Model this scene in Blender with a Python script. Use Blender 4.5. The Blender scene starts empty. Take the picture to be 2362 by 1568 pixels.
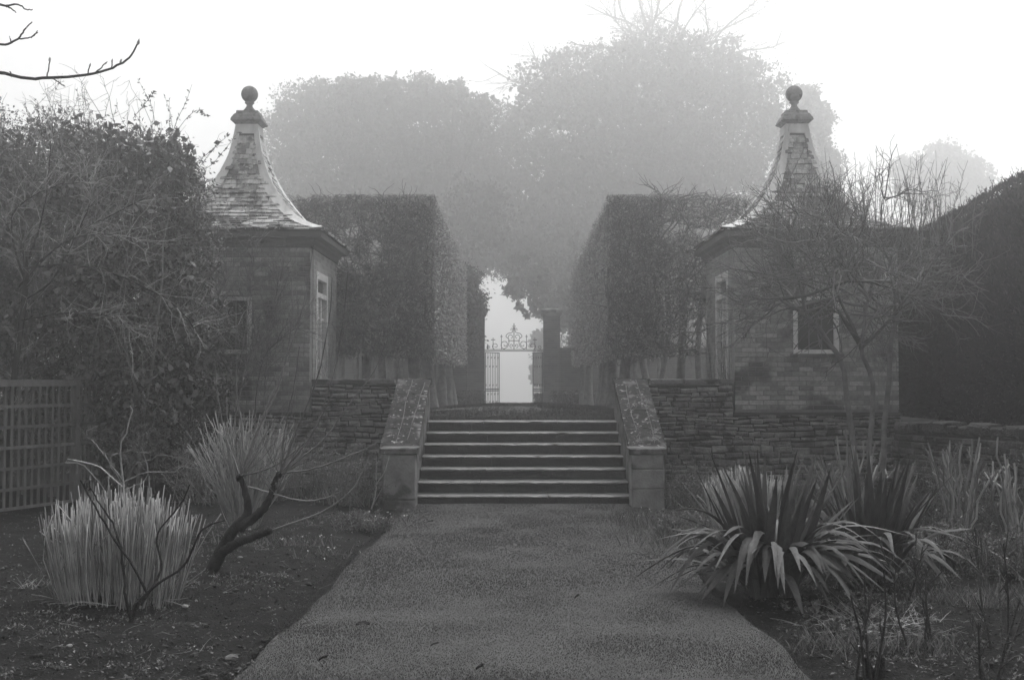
import bpy, math, random
import numpy as np
from math import radians, pi, sin, cos

random.seed(11)
rng = np.random.default_rng(11)
sc = bpy.context.scene
COL = sc.collection

# ------------------------------------------------------------------ camera, sky, sun, exposure
F, CX, CY = 2615.0, 1188.0, 873.0            # focal length and vanishing point of the survey grid
CAMX, CAMZ = -0.11, 1.70
cam = bpy.data.cameras.new('camera')
cam.sensor_width = 36.0
cam.lens = 36.0 * F / 2361.0
cam.clip_end = 900.0
cam_o = bpy.data.objects.new('camera', cam)
COL.objects.link(cam_o)
cam_o.location = (CAMX, 0, CAMZ)
cam_o.rotation_euler = (radians(90 + 1.95), 0, radians(0.16))
sc.camera = cam_o

SUN_EL, SUN_AZ = 62.0, 20.0
w = bpy.data.worlds.new('World')
sc.world = w
w.use_nodes = True
nt = w.node_tree
sky = nt.nodes.new('ShaderNodeTexSky')
sky.sky_type = 'NISHITA'
sky.sun_disc = False
sky.sun_elevation = radians(SUN_EL)
sky.sun_rotation = radians(SUN_AZ)
sky.dust_density = 3.0
bw = nt.nodes.new('ShaderNodeRGBToBW')
nt.links.new(sky.outputs[0], bw.inputs[0])
# overcast luminance: the cloud sheet is brighter overhead than at the horizon
tc = nt.nodes.new('ShaderNodeTexCoord'); sx = nt.nodes.new('ShaderNodeSeparateXYZ')
nt.links.new(tc.outputs['Generated'], sx.inputs[0])
oc = nt.nodes.new('ShaderNodeMapRange')
oc.inputs[1].default_value = 0.0; oc.inputs[2].default_value = 1.0
oc.inputs[3].default_value = 0.68; oc.inputs[4].default_value = 1.0
nt.links.new(sx.outputs[2], oc.inputs[0])
om = nt.nodes.new('ShaderNodeMath'); om.operation = 'MULTIPLY'
nt.links.new(bw.outputs[0], om.inputs[0]); nt.links.new(oc.outputs[0], om.inputs[1])
nt.links.new(om.outputs[0], nt.nodes['Background'].inputs[0])
nt.nodes['Background'].inputs[1].default_value = 0.15

sun = bpy.data.lights.new('sun', 'SUN')
sun.energy = 1.3
sun.angle = radians(50)
sun.color = (1, 1, 1)
sun_o = bpy.data.objects.new('sun', sun)
COL.objects.link(sun_o)
sun_o.rotation_euler = (radians(90 - SUN_EL), 0, radians(180 - SUN_AZ))
sun_o.location = (0, 30, 40)

sc.view_settings.view_transform = 'Standard'
sc.view_settings.look = 'None'
sc.view_settings.gamma = 1.0
sc.view_settings.exposure = 1.0
sc.view_settings.use_curve_mapping = False
sc.cycles.max_bounces = 10
sc.cycles.diffuse_bounces = 2
sc.cycles.glossy_bounces = 2
sc.cycles.transmission_bounces = 4
sc.cycles.volume_bounces = 8
sc.cycles.use_denoising = True
HAZE = 0.009

# ------------------------------------------------------------------ materials (the place is seen in greys)
def mat(name, a, b, scale=6, rough=0.85, bump=0.3, bs=40, rnd=0.0, patch=None, spec=0.25, isl=0.0, stretch=None, obj=False, dist=0.02):
    m = bpy.data.materials.new(name)
    m.use_nodes = True
    t = m.node_tree
    n, l = t.nodes, t.links
    bsdf = n['Principled BSDF']
    bsdf.inputs['Roughness'].default_value = rough
    bsdf.inputs['Specular IOR Level'].default_value = spec
    if obj:
        co = n.new('ShaderNodeTexCoord').outputs['Object']
    else:
        co = n.new('ShaderNodeNewGeometry').outputs['Position']
    if stretch:
        mp = n.new('ShaderNodeMapping')
        mp.inputs['Scale'].default_value = stretch
        l.new(co, mp.inputs[0])
        co = mp.outputs[0]
    ns = n.new('ShaderNodeTexNoise')
    ns.inputs['Scale'].default_value = scale
    ns.inputs['Detail'].default_value = 7
    ns.inputs['Roughness'].default_value = 0.62
    l.new(co, ns.inputs['Vector'])
    mr = n.new('ShaderNodeMapRange')
    mr.inputs[1].default_value = 0.32
    mr.inputs[2].default_value = 0.68
    mr.inputs[3].default_value = a
    mr.inputs[4].default_value = b
    l.new(ns.outputs['Fac'], mr.inputs[0])
    val = mr.outputs[0]
    def mul(v, src, amp):
        q = n.new('ShaderNodeMapRange')
        q.inputs[3].default_value = 1 - amp
        q.inputs[4].default_value = 1 + amp
        l.new(src, q.inputs[0])
        k = n.new('ShaderNodeMath'); k.operation = 'MULTIPLY'
        l.new(v, k.inputs[0]); l.new(q.outputs[0], k.inputs[1])
        return k.outputs[0]
    if rnd:
        val = mul(val, n.new('ShaderNodeObjectInfo').outputs['Random'], rnd)
    if isl:
        val = mul(val, n.new('ShaderNodeNewGeometry').outputs['Random Per Island'], isl)
    for pv, ps, pt in (patch or []):
        p2 = n.new('ShaderNodeTexNoise')
        p2.inputs['Scale'].default_value = ps
        p2.inputs['Detail'].default_value = 5
        l.new(co, p2.inputs['Vector'])
        q = n.new('ShaderNodeMapRange')
        q.inputs[1].default_value = pt
        q.inputs[2].default_value = pt + 0.07
        l.new(p2.outputs['Fac'], q.inputs[0])
        mx = n.new('ShaderNodeMix'); mx.data_type = 'FLOAT'
        l.new(q.outputs[0], mx.inputs[0]); l.new(val, mx.inputs[2]); mx.inputs[3].default_value = pv
        val = mx.outputs[0]
    l.new(val, bsdf.inputs['Base Color'])
    if bump:
        b2 = n.new('ShaderNodeTexNoise')
        b2.inputs['Scale'].default_value = bs
        b2.inputs['Detail'].default_value = 6
        l.new(co, b2.inputs['Vector'])
        bn = n.new('ShaderNodeBump')
        bn.inputs['Strength'].default_value = bump
        bn.inputs['Distance'].default_value = dist
        l.new(b2.outputs['Fac'], bn.inputs['Height'])
        l.new(bn.outputs[0], bsdf.inputs['Normal'])
    return m

def brick_mat(name, a, b, mortar):
    m = bpy.data.materials.new(name); m.use_nodes = True
    n, l = m.node_tree.nodes, m.node_tree.links
    bs = n['Principled BSDF']; bs.inputs['Roughness'].default_value = 0.9
    bs.inputs['Specular IOR Level'].default_value = 0.15
    g = n.new('ShaderNodeNewGeometry')
    sp = n.new('ShaderNodeSeparateXYZ'); l.new(g.outputs['Position'], sp.inputs[0])
    ad = n.new('ShaderNodeMath'); ad.operation = 'ADD'
    l.new(sp.outputs[0], ad.inputs[0]); l.new(sp.outputs[1], ad.inputs[1])
    cb = n.new('ShaderNodeCombineXYZ'); l.new(ad.outputs[0], cb.inputs[0]); l.new(sp.outputs[2], cb.inputs[1])
    br = n.new('ShaderNodeTexBrick')
    br.inputs['Scale'].default_value = 1.0
    br.inputs['Brick Width'].default_value = 0.225
    br.inputs['Row Height'].default_value = 0.075
    br.inputs['Mortar Size'].default_value = 0.006
    br.inputs['Color1'].default_value = (a, a, a, 1)
    br.inputs['Color2'].default_value = (b, b, b, 1)
    br.inputs['Mortar'].default_value = (mortar, mortar, mortar, 1)
    l.new(cb.outputs[0], br.inputs['Vector'])
    ns = n.new('ShaderNodeTexNoise'); ns.inputs['Scale'].default_value = 2.5; ns.inputs['Detail'].default_value = 6
    l.new(g.outputs['Position'], ns.inputs['Vector'])
    mr = n.new('ShaderNodeMapRange'); mr.inputs[3].default_value = 0.55; mr.inputs[4].default_value = 1.4
    l.new(ns.outputs['Fac'], mr.inputs[0])
    vm = n.new('ShaderNodeVectorMath'); vm.operation = 'SCALE'
    l.new(br.outputs['Color'], vm.inputs[0]); l.new(mr.outputs[0], vm.inputs['Scale'])
    l.new(vm.outputs[0], bs.inputs['Base Color'])
    bp = n.new('ShaderNodeBump'); bp.inputs['Strength'].default_value = 0.5; bp.inputs['Distance'].default_value = 0.01
    bp.invert = True
    l.new(br.outputs['Fac'], bp.inputs['Height']); l.new(bp.outputs[0], bs.inputs['Normal'])
    return m

M = {}
M['turf'] = mat('turf', 0.05, 0.075, 3, 0.95, 0.5, 90)
M['blade'] = mat('blade', 0.056, 0.09, 0.9, 0.9, 0, isl=0.06, spec=0.05)
M['soil'] = mat('soil', 0.005, 0.015, 9, 0.95, 0.9, 60, patch=[(0.035, 22, 0.66)], spec=0.1)
M['clod'] = mat('clod', 0.03, 0.10, 10, 0.95, 0.5, 80, isl=0.5, spec=0.1)
M['chip'] = mat('chip', 0.1, 0.3, 20, 0.7, 0.2, 60, isl=0.6)
M['litter'] = mat('litter', 0.05, 0.2, 6, 0.8, 0, isl=0.7)
M['straw'] = mat('straw', 0.19, 0.38, 5, 0.6, 0, isl=0.6)
M['straw_dull'] = mat('straw_dull', 0.24, 0.44, 8, 0.7, 0, isl=0.4)
M['bark'] = mat('bark', 0.03, 0.07, 14, 0.9, 0.8, 60)
M['bark_black'] = mat('bark_black', 0.012, 0.035, 20, 0.9, 0.9, 70)
M['bark_grey'] = mat('bark_grey', 0.11, 0.23, 9, 0.9, 0.7, 50)
M['twig'] = mat('twig', 0.09, 0.19, 4, 0.85, 0, isl=0.5)
M['twig_pale'] = mat('twig_pale', 0.2, 0.38, 6, 0.7, 0, isl=0.5)
M['whip'] = mat('whip', 0.11, 0.22, 3, 0.6, 0, isl=0.5)
M['leaf_ever'] = mat('leaf_ever', 0.07, 0.14, 1.5, 0.5, 0, isl=0.55, spec=0.45)
M['leaf_oak'] = mat('leaf_oak', 0.04, 0.09, 0.6, 0.7, 0, isl=0.5)
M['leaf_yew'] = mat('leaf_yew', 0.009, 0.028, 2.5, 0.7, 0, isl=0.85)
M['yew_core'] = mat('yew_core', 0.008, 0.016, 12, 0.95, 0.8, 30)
M['leaf_hornbeam'] = mat('leaf_hornbeam', 0.27, 0.4, 5, 0.9, 0, isl=0.3, spec=0.1)
M['leaf_box'] = mat('leaf_box', 0.03, 0.05, 6, 0.7, 0, isl=0.5)
M['sword'] = mat('sword', 0.045, 0.09, 30, 0.62, 0.25, 120, spec=0.25, rnd=0.4, stretch=(1, 1, 0.08), obj=True)
M['green_low'] = mat('green_low', 0.10, 0.2, 4, 0.6, 0, isl=0.5)
M['flower'] = mat('flower', 0.5, 0.75, 4, 0.6, 0, isl=0.2)
M['stone'] = mat('stone', 0.13, 0.30, 7, 0.9, 1.0, 38, rnd=0.32, patch=[(0.08, 3.2, 0.57)], dist=0.03)
M['stone_dark'] = mat('stone_dark', 0.05, 0.12, 7, 0.9, 1.0, 38, rnd=0.35, patch=[(0.04, 3.2, 0.55)], dist=0.03)
M['stone_wall_core'] = mat('stone_wall_core', 0.025, 0.05, 9, 0.95, 0.6, 30)
M['coping'] = mat('coping', 0.09, 0.19, 9, 0.9, 0.8, 45, rnd=0.2, patch=[(0.05, 4, 0.5)])
M['ashlar'] = mat('ashlar', 0.12, 0.24, 5, 0.9, 0.6, 40, rnd=0.25, patch=[(0.07, 2.6, 0.55)])
M['moss'] = mat('moss', 0.015, 0.04, 14, 0.95, 0.9, 60, rnd=0.2, patch=[(0.12, 5, 0.57), (0.42, 16, 0.62)], spec=0.1)
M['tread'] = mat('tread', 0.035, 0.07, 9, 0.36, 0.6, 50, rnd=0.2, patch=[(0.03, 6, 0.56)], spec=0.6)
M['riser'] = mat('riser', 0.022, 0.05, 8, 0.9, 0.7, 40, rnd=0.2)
M['brick'] = mat('brick', 0.24, 0.42, 20, 0.92, 0.5, 90, rnd=0.38, patch=[(0.10, 1.3, 0.56)])
M['mortar'] = mat('mortar', 0.18, 0.28, 14, 0.95, 0.4, 80)
M['brickwork'] = brick_mat('brickwork', 0.21, 0.34, 0.36)
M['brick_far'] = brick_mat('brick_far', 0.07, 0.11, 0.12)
M['tile'] = mat('tile', 0.24, 0.46, 10, 0.9, 0.8, 50, rnd=0.45, patch=[(0.09, 1.7, 0.53), (0.12, 9, 0.58), (0.5, 14, 0.61)])
M['tile_moss'] = mat('tile_moss', 0.16, 0.34, 10, 0.9, 0.7, 50, rnd=0.45, patch=[(0.07, 1.9, 0.47), (0.5, 11, 0.60)])
M['roof_core'] = mat('roof_core', 0.05, 0.09, 10, 0.95, 0.3, 30)
M['lead'] = mat('lead', 0.42, 0.7, 4, 0.75, 0.3, 20, stretch=(1, 1, 0.35), patch=[(0.26, 6, 0.64)])
M['finial'] = mat('finial', 0.10, 0.2, 12, 0.9, 0.7, 50, patch=[(0.07, 7, 0.55)])
M['soffit'] = mat('soffit', 0.09, 0.12, 5, 0.8, 0.1, 30)
M['paint'] = mat('paint', 0.62, 0.8, 12, 0.5, 0.2, 60, patch=[(0.4, 20, 0.66)])
M['timber'] = mat('timber', 0.10, 0.18, 10, 0.85, 0.5, 70, rnd=0.2, stretch=(1, 1, 0.3))
M['iron'] = mat('iron', 0.012, 0.025, 20, 0.6, 0.2, 60)
def glass_mat():
    m = bpy.data.materials.new('window_glass'); m.use_nodes = True
    b = m.node_tree.nodes['Principled BSDF']
    b.inputs['Base Color'].default_value = (0.02, 0.02, 0.02, 1)
    b.inputs['Roughness'].default_value = 0.06
    b.inputs['IOR'].default_value = 1.5
    return m
M['glass'] = glass_mat()

# ------------------------------------------------------------------ helpers
def P(x, y, Y):
    return np.array(((x - CX) * Y / F + CAMX, Y, CAMZ - (y - CY) * Y / F))

def mesh_np(name, V, Fc, smooth=False):
    V = np.ascontiguousarray(V, dtype=np.float32).reshape(-1, 3)
    Fc = np.ascontiguousarray(Fc, dtype=np.int32)
    k = Fc.shape[1]
    me = bpy.data.meshes.new(name)
    me.vertices.add(len(V)); me.vertices.foreach_set('co', V.ravel())
    me.loops.add(Fc.size); me.loops.foreach_set('vertex_index', Fc.ravel())
    me.polygons.add(len(Fc))
    me.polygons.foreach_set('loop_start', np.arange(len(Fc), dtype=np.int32) * k)
    if smooth:
        me.polygons.foreach_set('use_smooth', np.ones(len(Fc), dtype=bool))
    me.update(calc_edges=True)
    return me

class MB:
    def __init__(s): s.v = []; s.f = []
    def add(s, v, f):
        o = len(s.v); s.v += [tuple(p) for p in v]; s.f += [tuple(i + o for i in q) for q in f]; return s
    def box(s, x0, x1, y0, y1, z0, z1):
        return s.add([(x0,y0,z0),(x1,y0,z0),(x1,y1,z0),(x0,y1,z0),(x0,y0,z1),(x1,y0,z1),(x1,y1,z1),(x0,y1,z1)],
                     [(0,3,2,1),(4,5,6,7),(0,1,5,4),(1,2,6,5),(2,3,7,6),(3,0,4,7)])
    def lathe(s, prof, seg=24, c=(0, 0)):
        n = len(prof)
        v = [(c[0] + r*cos(2*pi*i/seg), c[1] + r*sin(2*pi*i/seg), z) for r, z in prof for i in range(seg)]
        f = [(a*seg+i, a*seg+(i+1) % seg, (a+1)*seg+(i+1) % seg, (a+1)*seg+i) for a in range(n-1) for i in range(seg)]
        f.append(tuple(range(seg))[::-1]); f.append(tuple((n-1)*seg+i for i in range(seg)))
        return s.add(v, f)
    def square(s, prof):
        v = []
        for r, z in prof: v += [(-r,-r,z),(r,-r,z),(r,r,z),(-r,r,z)]
        f = [(a*4+i, a*4+(i+1) % 4, a*4+4+(i+1) % 4, a*4+4+i) for a in range(len(prof)-1) for i in range(4)]
        f.append((3,2,1,0)); k = 4*(len(prof)-1); f.append((k,k+1,k+2,k+3))
        return s.add(v, f)
    def mesh(s, name, smooth=False):
        me = bpy.data.meshes.new(name); me.from_pydata(s.v, [], s.f); me.update()
        if smooth:
            me.polygons.foreach_set('use_smooth', np.ones(len(me.polygons), dtype=bool))
        return me

def put(name, me, m, parent=None, loc=None, rot=None, label=None, cat=None, group=None, kind=None):
    o = bpy.data.objects.new(name, me)
    if m is not None and not me.materials: me.materials.append(M[m])
    COL.objects.link(o)
    if parent is not None: o.parent = parent
    if loc is not None: o.location = loc
    if rot is not None: o.rotation_euler = rot
    if label: o['label'] = label
    if cat: o['category'] = cat
    if group: o['group'] = group
    if kind: o['kind'] = kind
    return o

def thing(name, label, cat, loc=(0, 0, 0), group=None):
    o = bpy.data.objects.new(name, None); COL.objects.link(o)
    o.empty_display_size = 0.1
    o.location = loc; o['label'] = label; o['category'] = cat; o['kind'] = 'thing'
    if group: o['group'] = group
    return o

def nz(a): return a / np.maximum(np.linalg.norm(a, axis=-1, keepdims=True), 1e-9)

def hash3(i, j, k, seed):
    n = (i.astype(np.int64) * 374761393 + j.astype(np.int64) * 668265263 + k.astype(np.int64) * 1274126177 + seed * 974634777) & 0xffffffff
    n = ((n ^ (n >> 13)) * 1274126177) & 0xffffffff
    n = ((n ^ (n >> 16)) * 2246822519) & 0xffffffff
    return (n ^ (n >> 15)) / 4294967295.0

def vnoise(p, seed=0):
    p = np.asarray(p, float)
    i = np.floor(p).astype(np.int64); f = p - i; f = f*f*(3-2*f)
    r = 0
    for a in (0, 1):
        for b in (0, 1):
            for c in (0, 1):
                wgt = (f[:, 0] if a else 1-f[:, 0]) * (f[:, 1] if b else 1-f[:, 1]) * (f[:, 2] if c else 1-f[:, 2])
                r = r + wgt * hash3(i[:, 0]+a, i[:, 1]+b, i[:, 2]+c, seed)
    return r * 2 - 1

def fbm(p, oct=4, seed=0):
    p = np.asarray(p, float); r = 0; amp = 1
    for o in range(oct):
        r = r + amp * vnoise(p * 2**o, seed + o); amp *= 0.5
    return r

def tubes(Pt, R, S=3):
    Pt = np.asarray(Pt, float); R = np.asarray(R, float)
    N, K, _ = Pt.shape
    T = nz(np.gradient(Pt, axis=1))
    mean = nz(Pt[:, -1] - Pt[:, 0])
    ref = np.where(np.abs(mean[:, 2:3]) > 0.8, np.array([[1., 0, 0]]), np.array([[0, 0, 1.]]))[:, None, :]
    U = nz(np.cross(T, np.broadcast_to(ref, T.shape))); W = np.cross(T, U)
    a = np.arange(S) * 2*pi/S
    V = Pt[:, :, None, :] + R[:, :, None, None] * (np.cos(a)[None, None, :, None]*U[:, :, None, :] + np.sin(a)[None, None, :, None]*W[:, :, None, :])
    idx = np.arange(N*K*S).reshape(N, K, S)
    A = idx[:, :-1, :]; B = np.roll(A, -1, axis=2); D = idx[:, 1:, :]; C2 = np.roll(D, -1, axis=2)
    return V.reshape(-1, 3), np.stack([A, B, C2, D], -1).reshape(-1, 4)

def merge(parts):
    Vs, Fs, o = [], [], 0
    for V, Fq in parts:
        V = np.asarray(V).reshape(-1, 3)
        Vs.append(V); Fs.append(np.asarray(Fq) + o); o += len(V)
    return np.concatenate(Vs), np.concatenate(Fs)

def grow(base, d, L, K=5, wig=0.15, trop=(0, 0, 0)):
    base = np.asarray(base, float); d = nz(np.asarray(d, float)); N = len(base)
    L = np.broadcast_to(np.asarray(L, float), (N,))
    out = [base]; p = base
    tr = np.asarray(trop, float)
    for k in range(K-1):
        d = nz(d + wig * rng.normal(size=(N, 3)) + tr)
        p = p + d * (L/(K-1))[:, None]; out.append(p)
    return np.stack(out, 1)

def taper(N, K, r0, r1):
    r0 = np.broadcast_to(np.asarray(r0, float), (N,)); r1 = np.broadcast_to(np.asarray(r1, float), (N,))
    t = np.linspace(0, 1, K)[None]
    return r0[:, None]*(1-t) + r1[:, None]*t

def along(S, n, t0=0.2, t1=1.0):
    N, K, _ = S.shape
    i = rng.integers(0, N, n); t = rng.uniform(t0, t1, n) * (K-1)
    k = np.minimum(t.astype(int), K-2); f = (t-k)[:, None]
    p = S[i, k]*(1-f) + S[i, k+1]*f
    return p, nz(S[i, k+1]-S[i, k]), i

def rdir(n): return nz(rng.normal(size=(n, 3)))

def leaves(p, d, L, Wd, fold=0.12):
    N = len(p); d = nz(d)
    s = nz(np.cross(d, rdir(N))); n = np.cross(d, s)
    L = np.broadcast_to(np.asarray(L, float), (N,))[:, None]; Wd = np.broadcast_to(np.asarray(Wd, float), (N,))[:, None]
    V = np.stack([p, p + .45*L*d + .5*Wd*s + fold*L*n, p + L*d, p + .45*L*d - .5*Wd*s + fold*L*n], 1)
    return V.reshape(-1, 3), np.arange(4*N).reshape(N, 4)

def spline(pts, K=12):
    p = np.asarray(pts, float); n = len(p)
    q = np.concatenate([[2*p[0]-p[1]], p, [2*p[-1]-p[-2]]])
    t = np.linspace(0, n-1-1e-6, K); i = t.astype(int); f = (t-i)[:, None]
    a, b, c, d = q[i], q[i+1], q[i+2], q[i+3]
    return 0.5*((2*b)+(c-a)*f+(2*a-5*b+4*c-d)*f**2+(3*b-a-3*c+d)*f**3)

def stroke(pts, r0, r1, K=14, jit=0.0, S=5):
    """pts: (x, y, depth) survey triples -> one tapered tube"""
    s = spline([P(*q) for q in pts], K)
    if jit: s = s + rng.normal(size=s.shape)*jit
    return tubes(s[None], taper(1, K, r0, r1), S), s

def stone_mesh(w_, h_, d_, ch=0.01, jit=0.0):
    """block with chamfered, uneven face towards -Y; origin at centre of the back plane"""
    a, b = w_/2, h_/2
    J = lambda s: random.uniform(-s, s)
    back = [(-a, 0, -b), (a, 0, -b), (a, 0, b), (-a, 0, b)]
    mid = [(x + J(jit), -d_ + ch*1.2, z + J(jit)) for x, _, z in back]
    fr = [(x*(1-ch*2/w_*random.uniform(.7, 1.5)) + J(jit), -d_ + J(jit*.8), z*(1-ch*2/h_*random.uniform(.7, 1.4)) + J(jit*.4)) for x, _, z in back]
    v = back + mid + fr
    f = []
    for o in (0, 4):
        for i in range(4):
            j = (i+1) % 4
            f.append((o+i, o+j, o+4+j, o+4+i))
    f.append((8, 9, 10, 11))
    me = bpy.data.meshes.new('stone'); me.from_pydata(v, [], f); me.update()
    return me

# ------------------------------------------------------------------ ground
def ground_z(X, Y):
    X = np.asarray(X, float); Y = np.asarray(Y, float)
    up = 1.045 + 0.125*np.exp(-(np.abs(X)/1.75)**2.6) * np.clip((Y-18.2)/3.0, 0, 1)
    up = up - 0.034*np.clip(Y-24, 0, None) + 0.0*X
    up = np.where(Y > 60, up - 0.02*(Y-60), up)
    return np.where(Y < 17.98, -0.14, up)

def build_ground():
    xs = np.unique(np.concatenate([np.linspace(-190, -14, 40), np.linspace(-14, 14, 113), np.linspace(14, 190, 40)]))
    ys = np.unique(np.concatenate([np.linspace(-30, 4, 12), np.linspace(4, 17.95, 20), [17.99], np.linspace(18.0, 40, 90), np.linspace(40, 230, 90)]))
    X, Y = np.meshgrid(xs, ys, indexing='ij')
    Z = ground_z(X, Y)
    Z = Z + 0.012*fbm(np.stack([X.ravel()*.8, Y.ravel()*.8, 0*X.ravel()], 1), 3, 5).reshape(X.shape)*(Y > 18.3)
    n, m = X.shape
    idx = np.arange(n*m).reshape(n, m)
    Fq = np.stack([idx[:-1, :-1], idx[1:, :-1], idx[1:, 1:], idx[:-1, 1:]], -1).reshape(-1, 4)
    put('ground', mesh_np('ground', np.stack([X, Y, Z], -1), Fq, True), 'turf', kind='structure')
build_ground()

def edge_x(Y, side):
    y = np.asarray(Y, float)
    base = np.where(side < 0, -1.58 - .021*(15.5-y), 1.58 + .011*(15.5-y)) + 0.03*np.sin(y*1.7+side) + 0.015*np.sin(y*5.1+side*2)
    return base + np.where(side > 0, -0.10*np.exp(-((y-9.0)/1.6)**2), 0)

def sheet(name, x0f, x1f, ys, nx, zf, m, kind='structure'):
    t = np.linspace(0, 1, nx)
    X = np.stack([x0f(y) + (x1f(y)-x0f(y))*t for y in ys], 1)
    Y = np.broadcast_to(ys[None], X.shape)
    Z = zf(X, Y)
    n, k = X.shape
    idx = np.arange(n*k).reshape(n, k)
    Fq = np.stack([idx[:-1, :-1], idx[1:, :-1], idx[1:, 1:], idx[:-1, 1:]], -1).reshape(-1, 4)
    return put(name, mesh_np(name, np.stack([X, Y, Z], -1), Fq, True), m, kind=kind)

def lawn_z(X, Y):
    q = np.stack([np.asarray(X).ravel(), np.asarray(Y).ravel(), np.zeros(np.asarray(X).size)], 1)
    return (0.006*fbm(q*1.3, 3, 2)).reshape(np.asarray(X).shape)
def soil_z(X, Y):
    X = np.asarray(X, float); Y = np.asarray(Y, float)
    q = np.stack([X.ravel(), Y.ravel(), np.zeros(X.size)], 1)
    z = 0.035*fbm(q*1.1, 3, 9) + 0.022*fbm(q*5.0, 3, 21) + 0.012*np.abs(fbm(q*16., 2, 33))
    dx = np.abs(X) - 1.64
    return z.reshape(X.shape) - 0.02 - 0.035*np.exp(-(dx/0.12)**2) + 0.05*np.clip(dx/3, 0, 1)
# lawn strip with a cut edge that drops to the soil
def lawn_strip():
    ys = np.linspace(2.5, 15.52, 150)
    def zf(X, Y):
        z = lawn_z(X, Y); z[0, :] -= 0.12; z[-1, :] -= 0.12
        return z
    sheet('lawn', lambda y: edge_x(y, -1), lambda y: edge_x(y, 1), ys, 42, zf, 'turf')
lawn_strip()
sheet('soil_bed', lambda y: -9.5, lambda y: edge_x(y, -1) + 0.03, np.linspace(3.5, 17.76, 250), 140, soil_z, 'soil')
sheet('soil_bed', lambda y: edge_x(y, 1) - 0.03, lambda y: 9.5, np.linspace(3.5, 17.76, 250), 140, soil_z, 'soil')

def grass(name, n, xf, y0, y1, zf, h0, h1, wd, m, label, bias=1.0):
    u = rng.uniform(0, 1, n)**bias
    Y = y0 + (y1-y0)*u
    X = xf(Y, rng.uniform(0, 1, n))
    Z = zf(X, Y)
    h = rng.uniform(h0, h1, n)*(0.75 + 0.4*vnoise(np.stack([X*2.2, Y*2.2, 0*X], 1), 4))
    a = rng.uniform(0, 2*pi, n)
    wv = wd*(0.7 + Y/16.)
    b = np.stack([X, Y, Z], 1)
    s = np.stack([np.cos(a), np.sin(a), 0*a], 1)*(wv/2)[:, None]
    lean = np.stack([rng.normal(size=n)*.5, rng.normal(size=n)*.5, np.ones(n)], 1)
    tip = b + nz(lean)*h[:, None]
    V = np.stack([b-s, b+s, tip], 1).reshape(-1, 3)
    put(name, mesh_np(name, V, np.arange(3*n).reshape(n, 3)), m, label=label, cat='grass', kind='stuff')
grass('grass', 280000, lambda Y, u: edge_x(Y, -1)-.02 + (edge_x(Y, 1)+.04-edge_x(Y, -1))*u, 5.6, 15.5, lawn_z, .008, .020, .0036, 'blade',
      'short mown grass of the path leading to the steps', 1.5)
grass('grass', 60000, lambda Y, u: -3.0+6.0*u, 18.05, 30, ground_z, .03, .06, .010, 'blade', 'short grass on the domed lawn above the steps', 1.6)

# ------------------------------------------------------------------ steps
STEP_X = 1.47
def step_levels():
    return [(15.5+.36*k, .11+.155*k) for k in range(7)]
def worn_slab(x0, x1, y0, y1, z0, z1, chips=()):
    n = max(8, int((x1-x0)/0.035))
    xs = np.linspace(x0+.003, x1-.003, n)
    q = np.stack([xs*6, 0*xs+z1*9, 0*xs], 1)
    wear = 0.006*fbm(q, 3, 6) + 0.004
    drop = 0.004*fbm(q*2, 2, 14)
    for cx, cw, cd in chips:
        bite = cd*np.clip(1-np.abs(xs-cx)/cw, 0, 1)**0.8
        wear = wear + bite; drop = drop - bite*0.45
    mb = MB(); v = []
    for i in range(n):
        v += [(xs[i], y0+wear[i]+.012, z0), (xs[i], y0+wear[i]-.004, (z0+z1)/2), (xs[i], y0+wear[i]+.006, z1-.008+drop[i]), (xs[i], y0+.04, z1+drop[i]*.3), (xs[i], y1, z1+.002), (xs[i], y1, z0)]
    f = [(i*6+a, (i+1)*6+a, (i+1)*6+(a+1) % 6, i*6+(a+1) % 6) for i in range(n-1) for a in range(6)]
    f += [tuple(range(6))[::-1], tuple((n-1)*6+a for a in range(6))]
    return mb.add(v, [q2[::-1] for q2 in f]).mesh('tread')
steps = thing('stone_steps', 'seven worn stone steps with overhanging treads between the ramped walls', 'steps')
chips = {6: [(.22, .16, .05)], 5: [(.62, .14, .035), (.9, .05, .02)], 4: [(.48, .10, .03), (-.1, .06, .02)], 3: [(.22, .1, .028)], 2: [(-.9, .04, .02)], 1: [(-1.0, .05, .025)], 0: [(.35, .03, .03), (-.22, .02, .02)]}
for k, (y, z) in enumerate(step_levels()):
    cuts = {0: [-1.47, -.25, .34, .93, 1.47], 6: [-1.47, -.6, .55, 1.47]}.get(k, sorted([-1.47, 1.47] + [random.uniform(-.9, -.3), random.uniform(.1, .9)]))
    for a, b in zip(cuts[:-1], cuts[1:]):
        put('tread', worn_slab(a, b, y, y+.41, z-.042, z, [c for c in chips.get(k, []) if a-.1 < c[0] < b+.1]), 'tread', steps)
    zb = -.1 if k == 0 else step_levels()[k-1][1]+.004
    c2 = [-1.46, random.uniform(-.8, -.3), random.uniform(.2, .8), 1.46]
    for a, b in zip(c2[:-1], c2[1:]):
        put('riser', MB().box(a+.002, b-.002, y+.045, y+.34, zb, z-.044).mesh('riser'), 'riser', steps)

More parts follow.
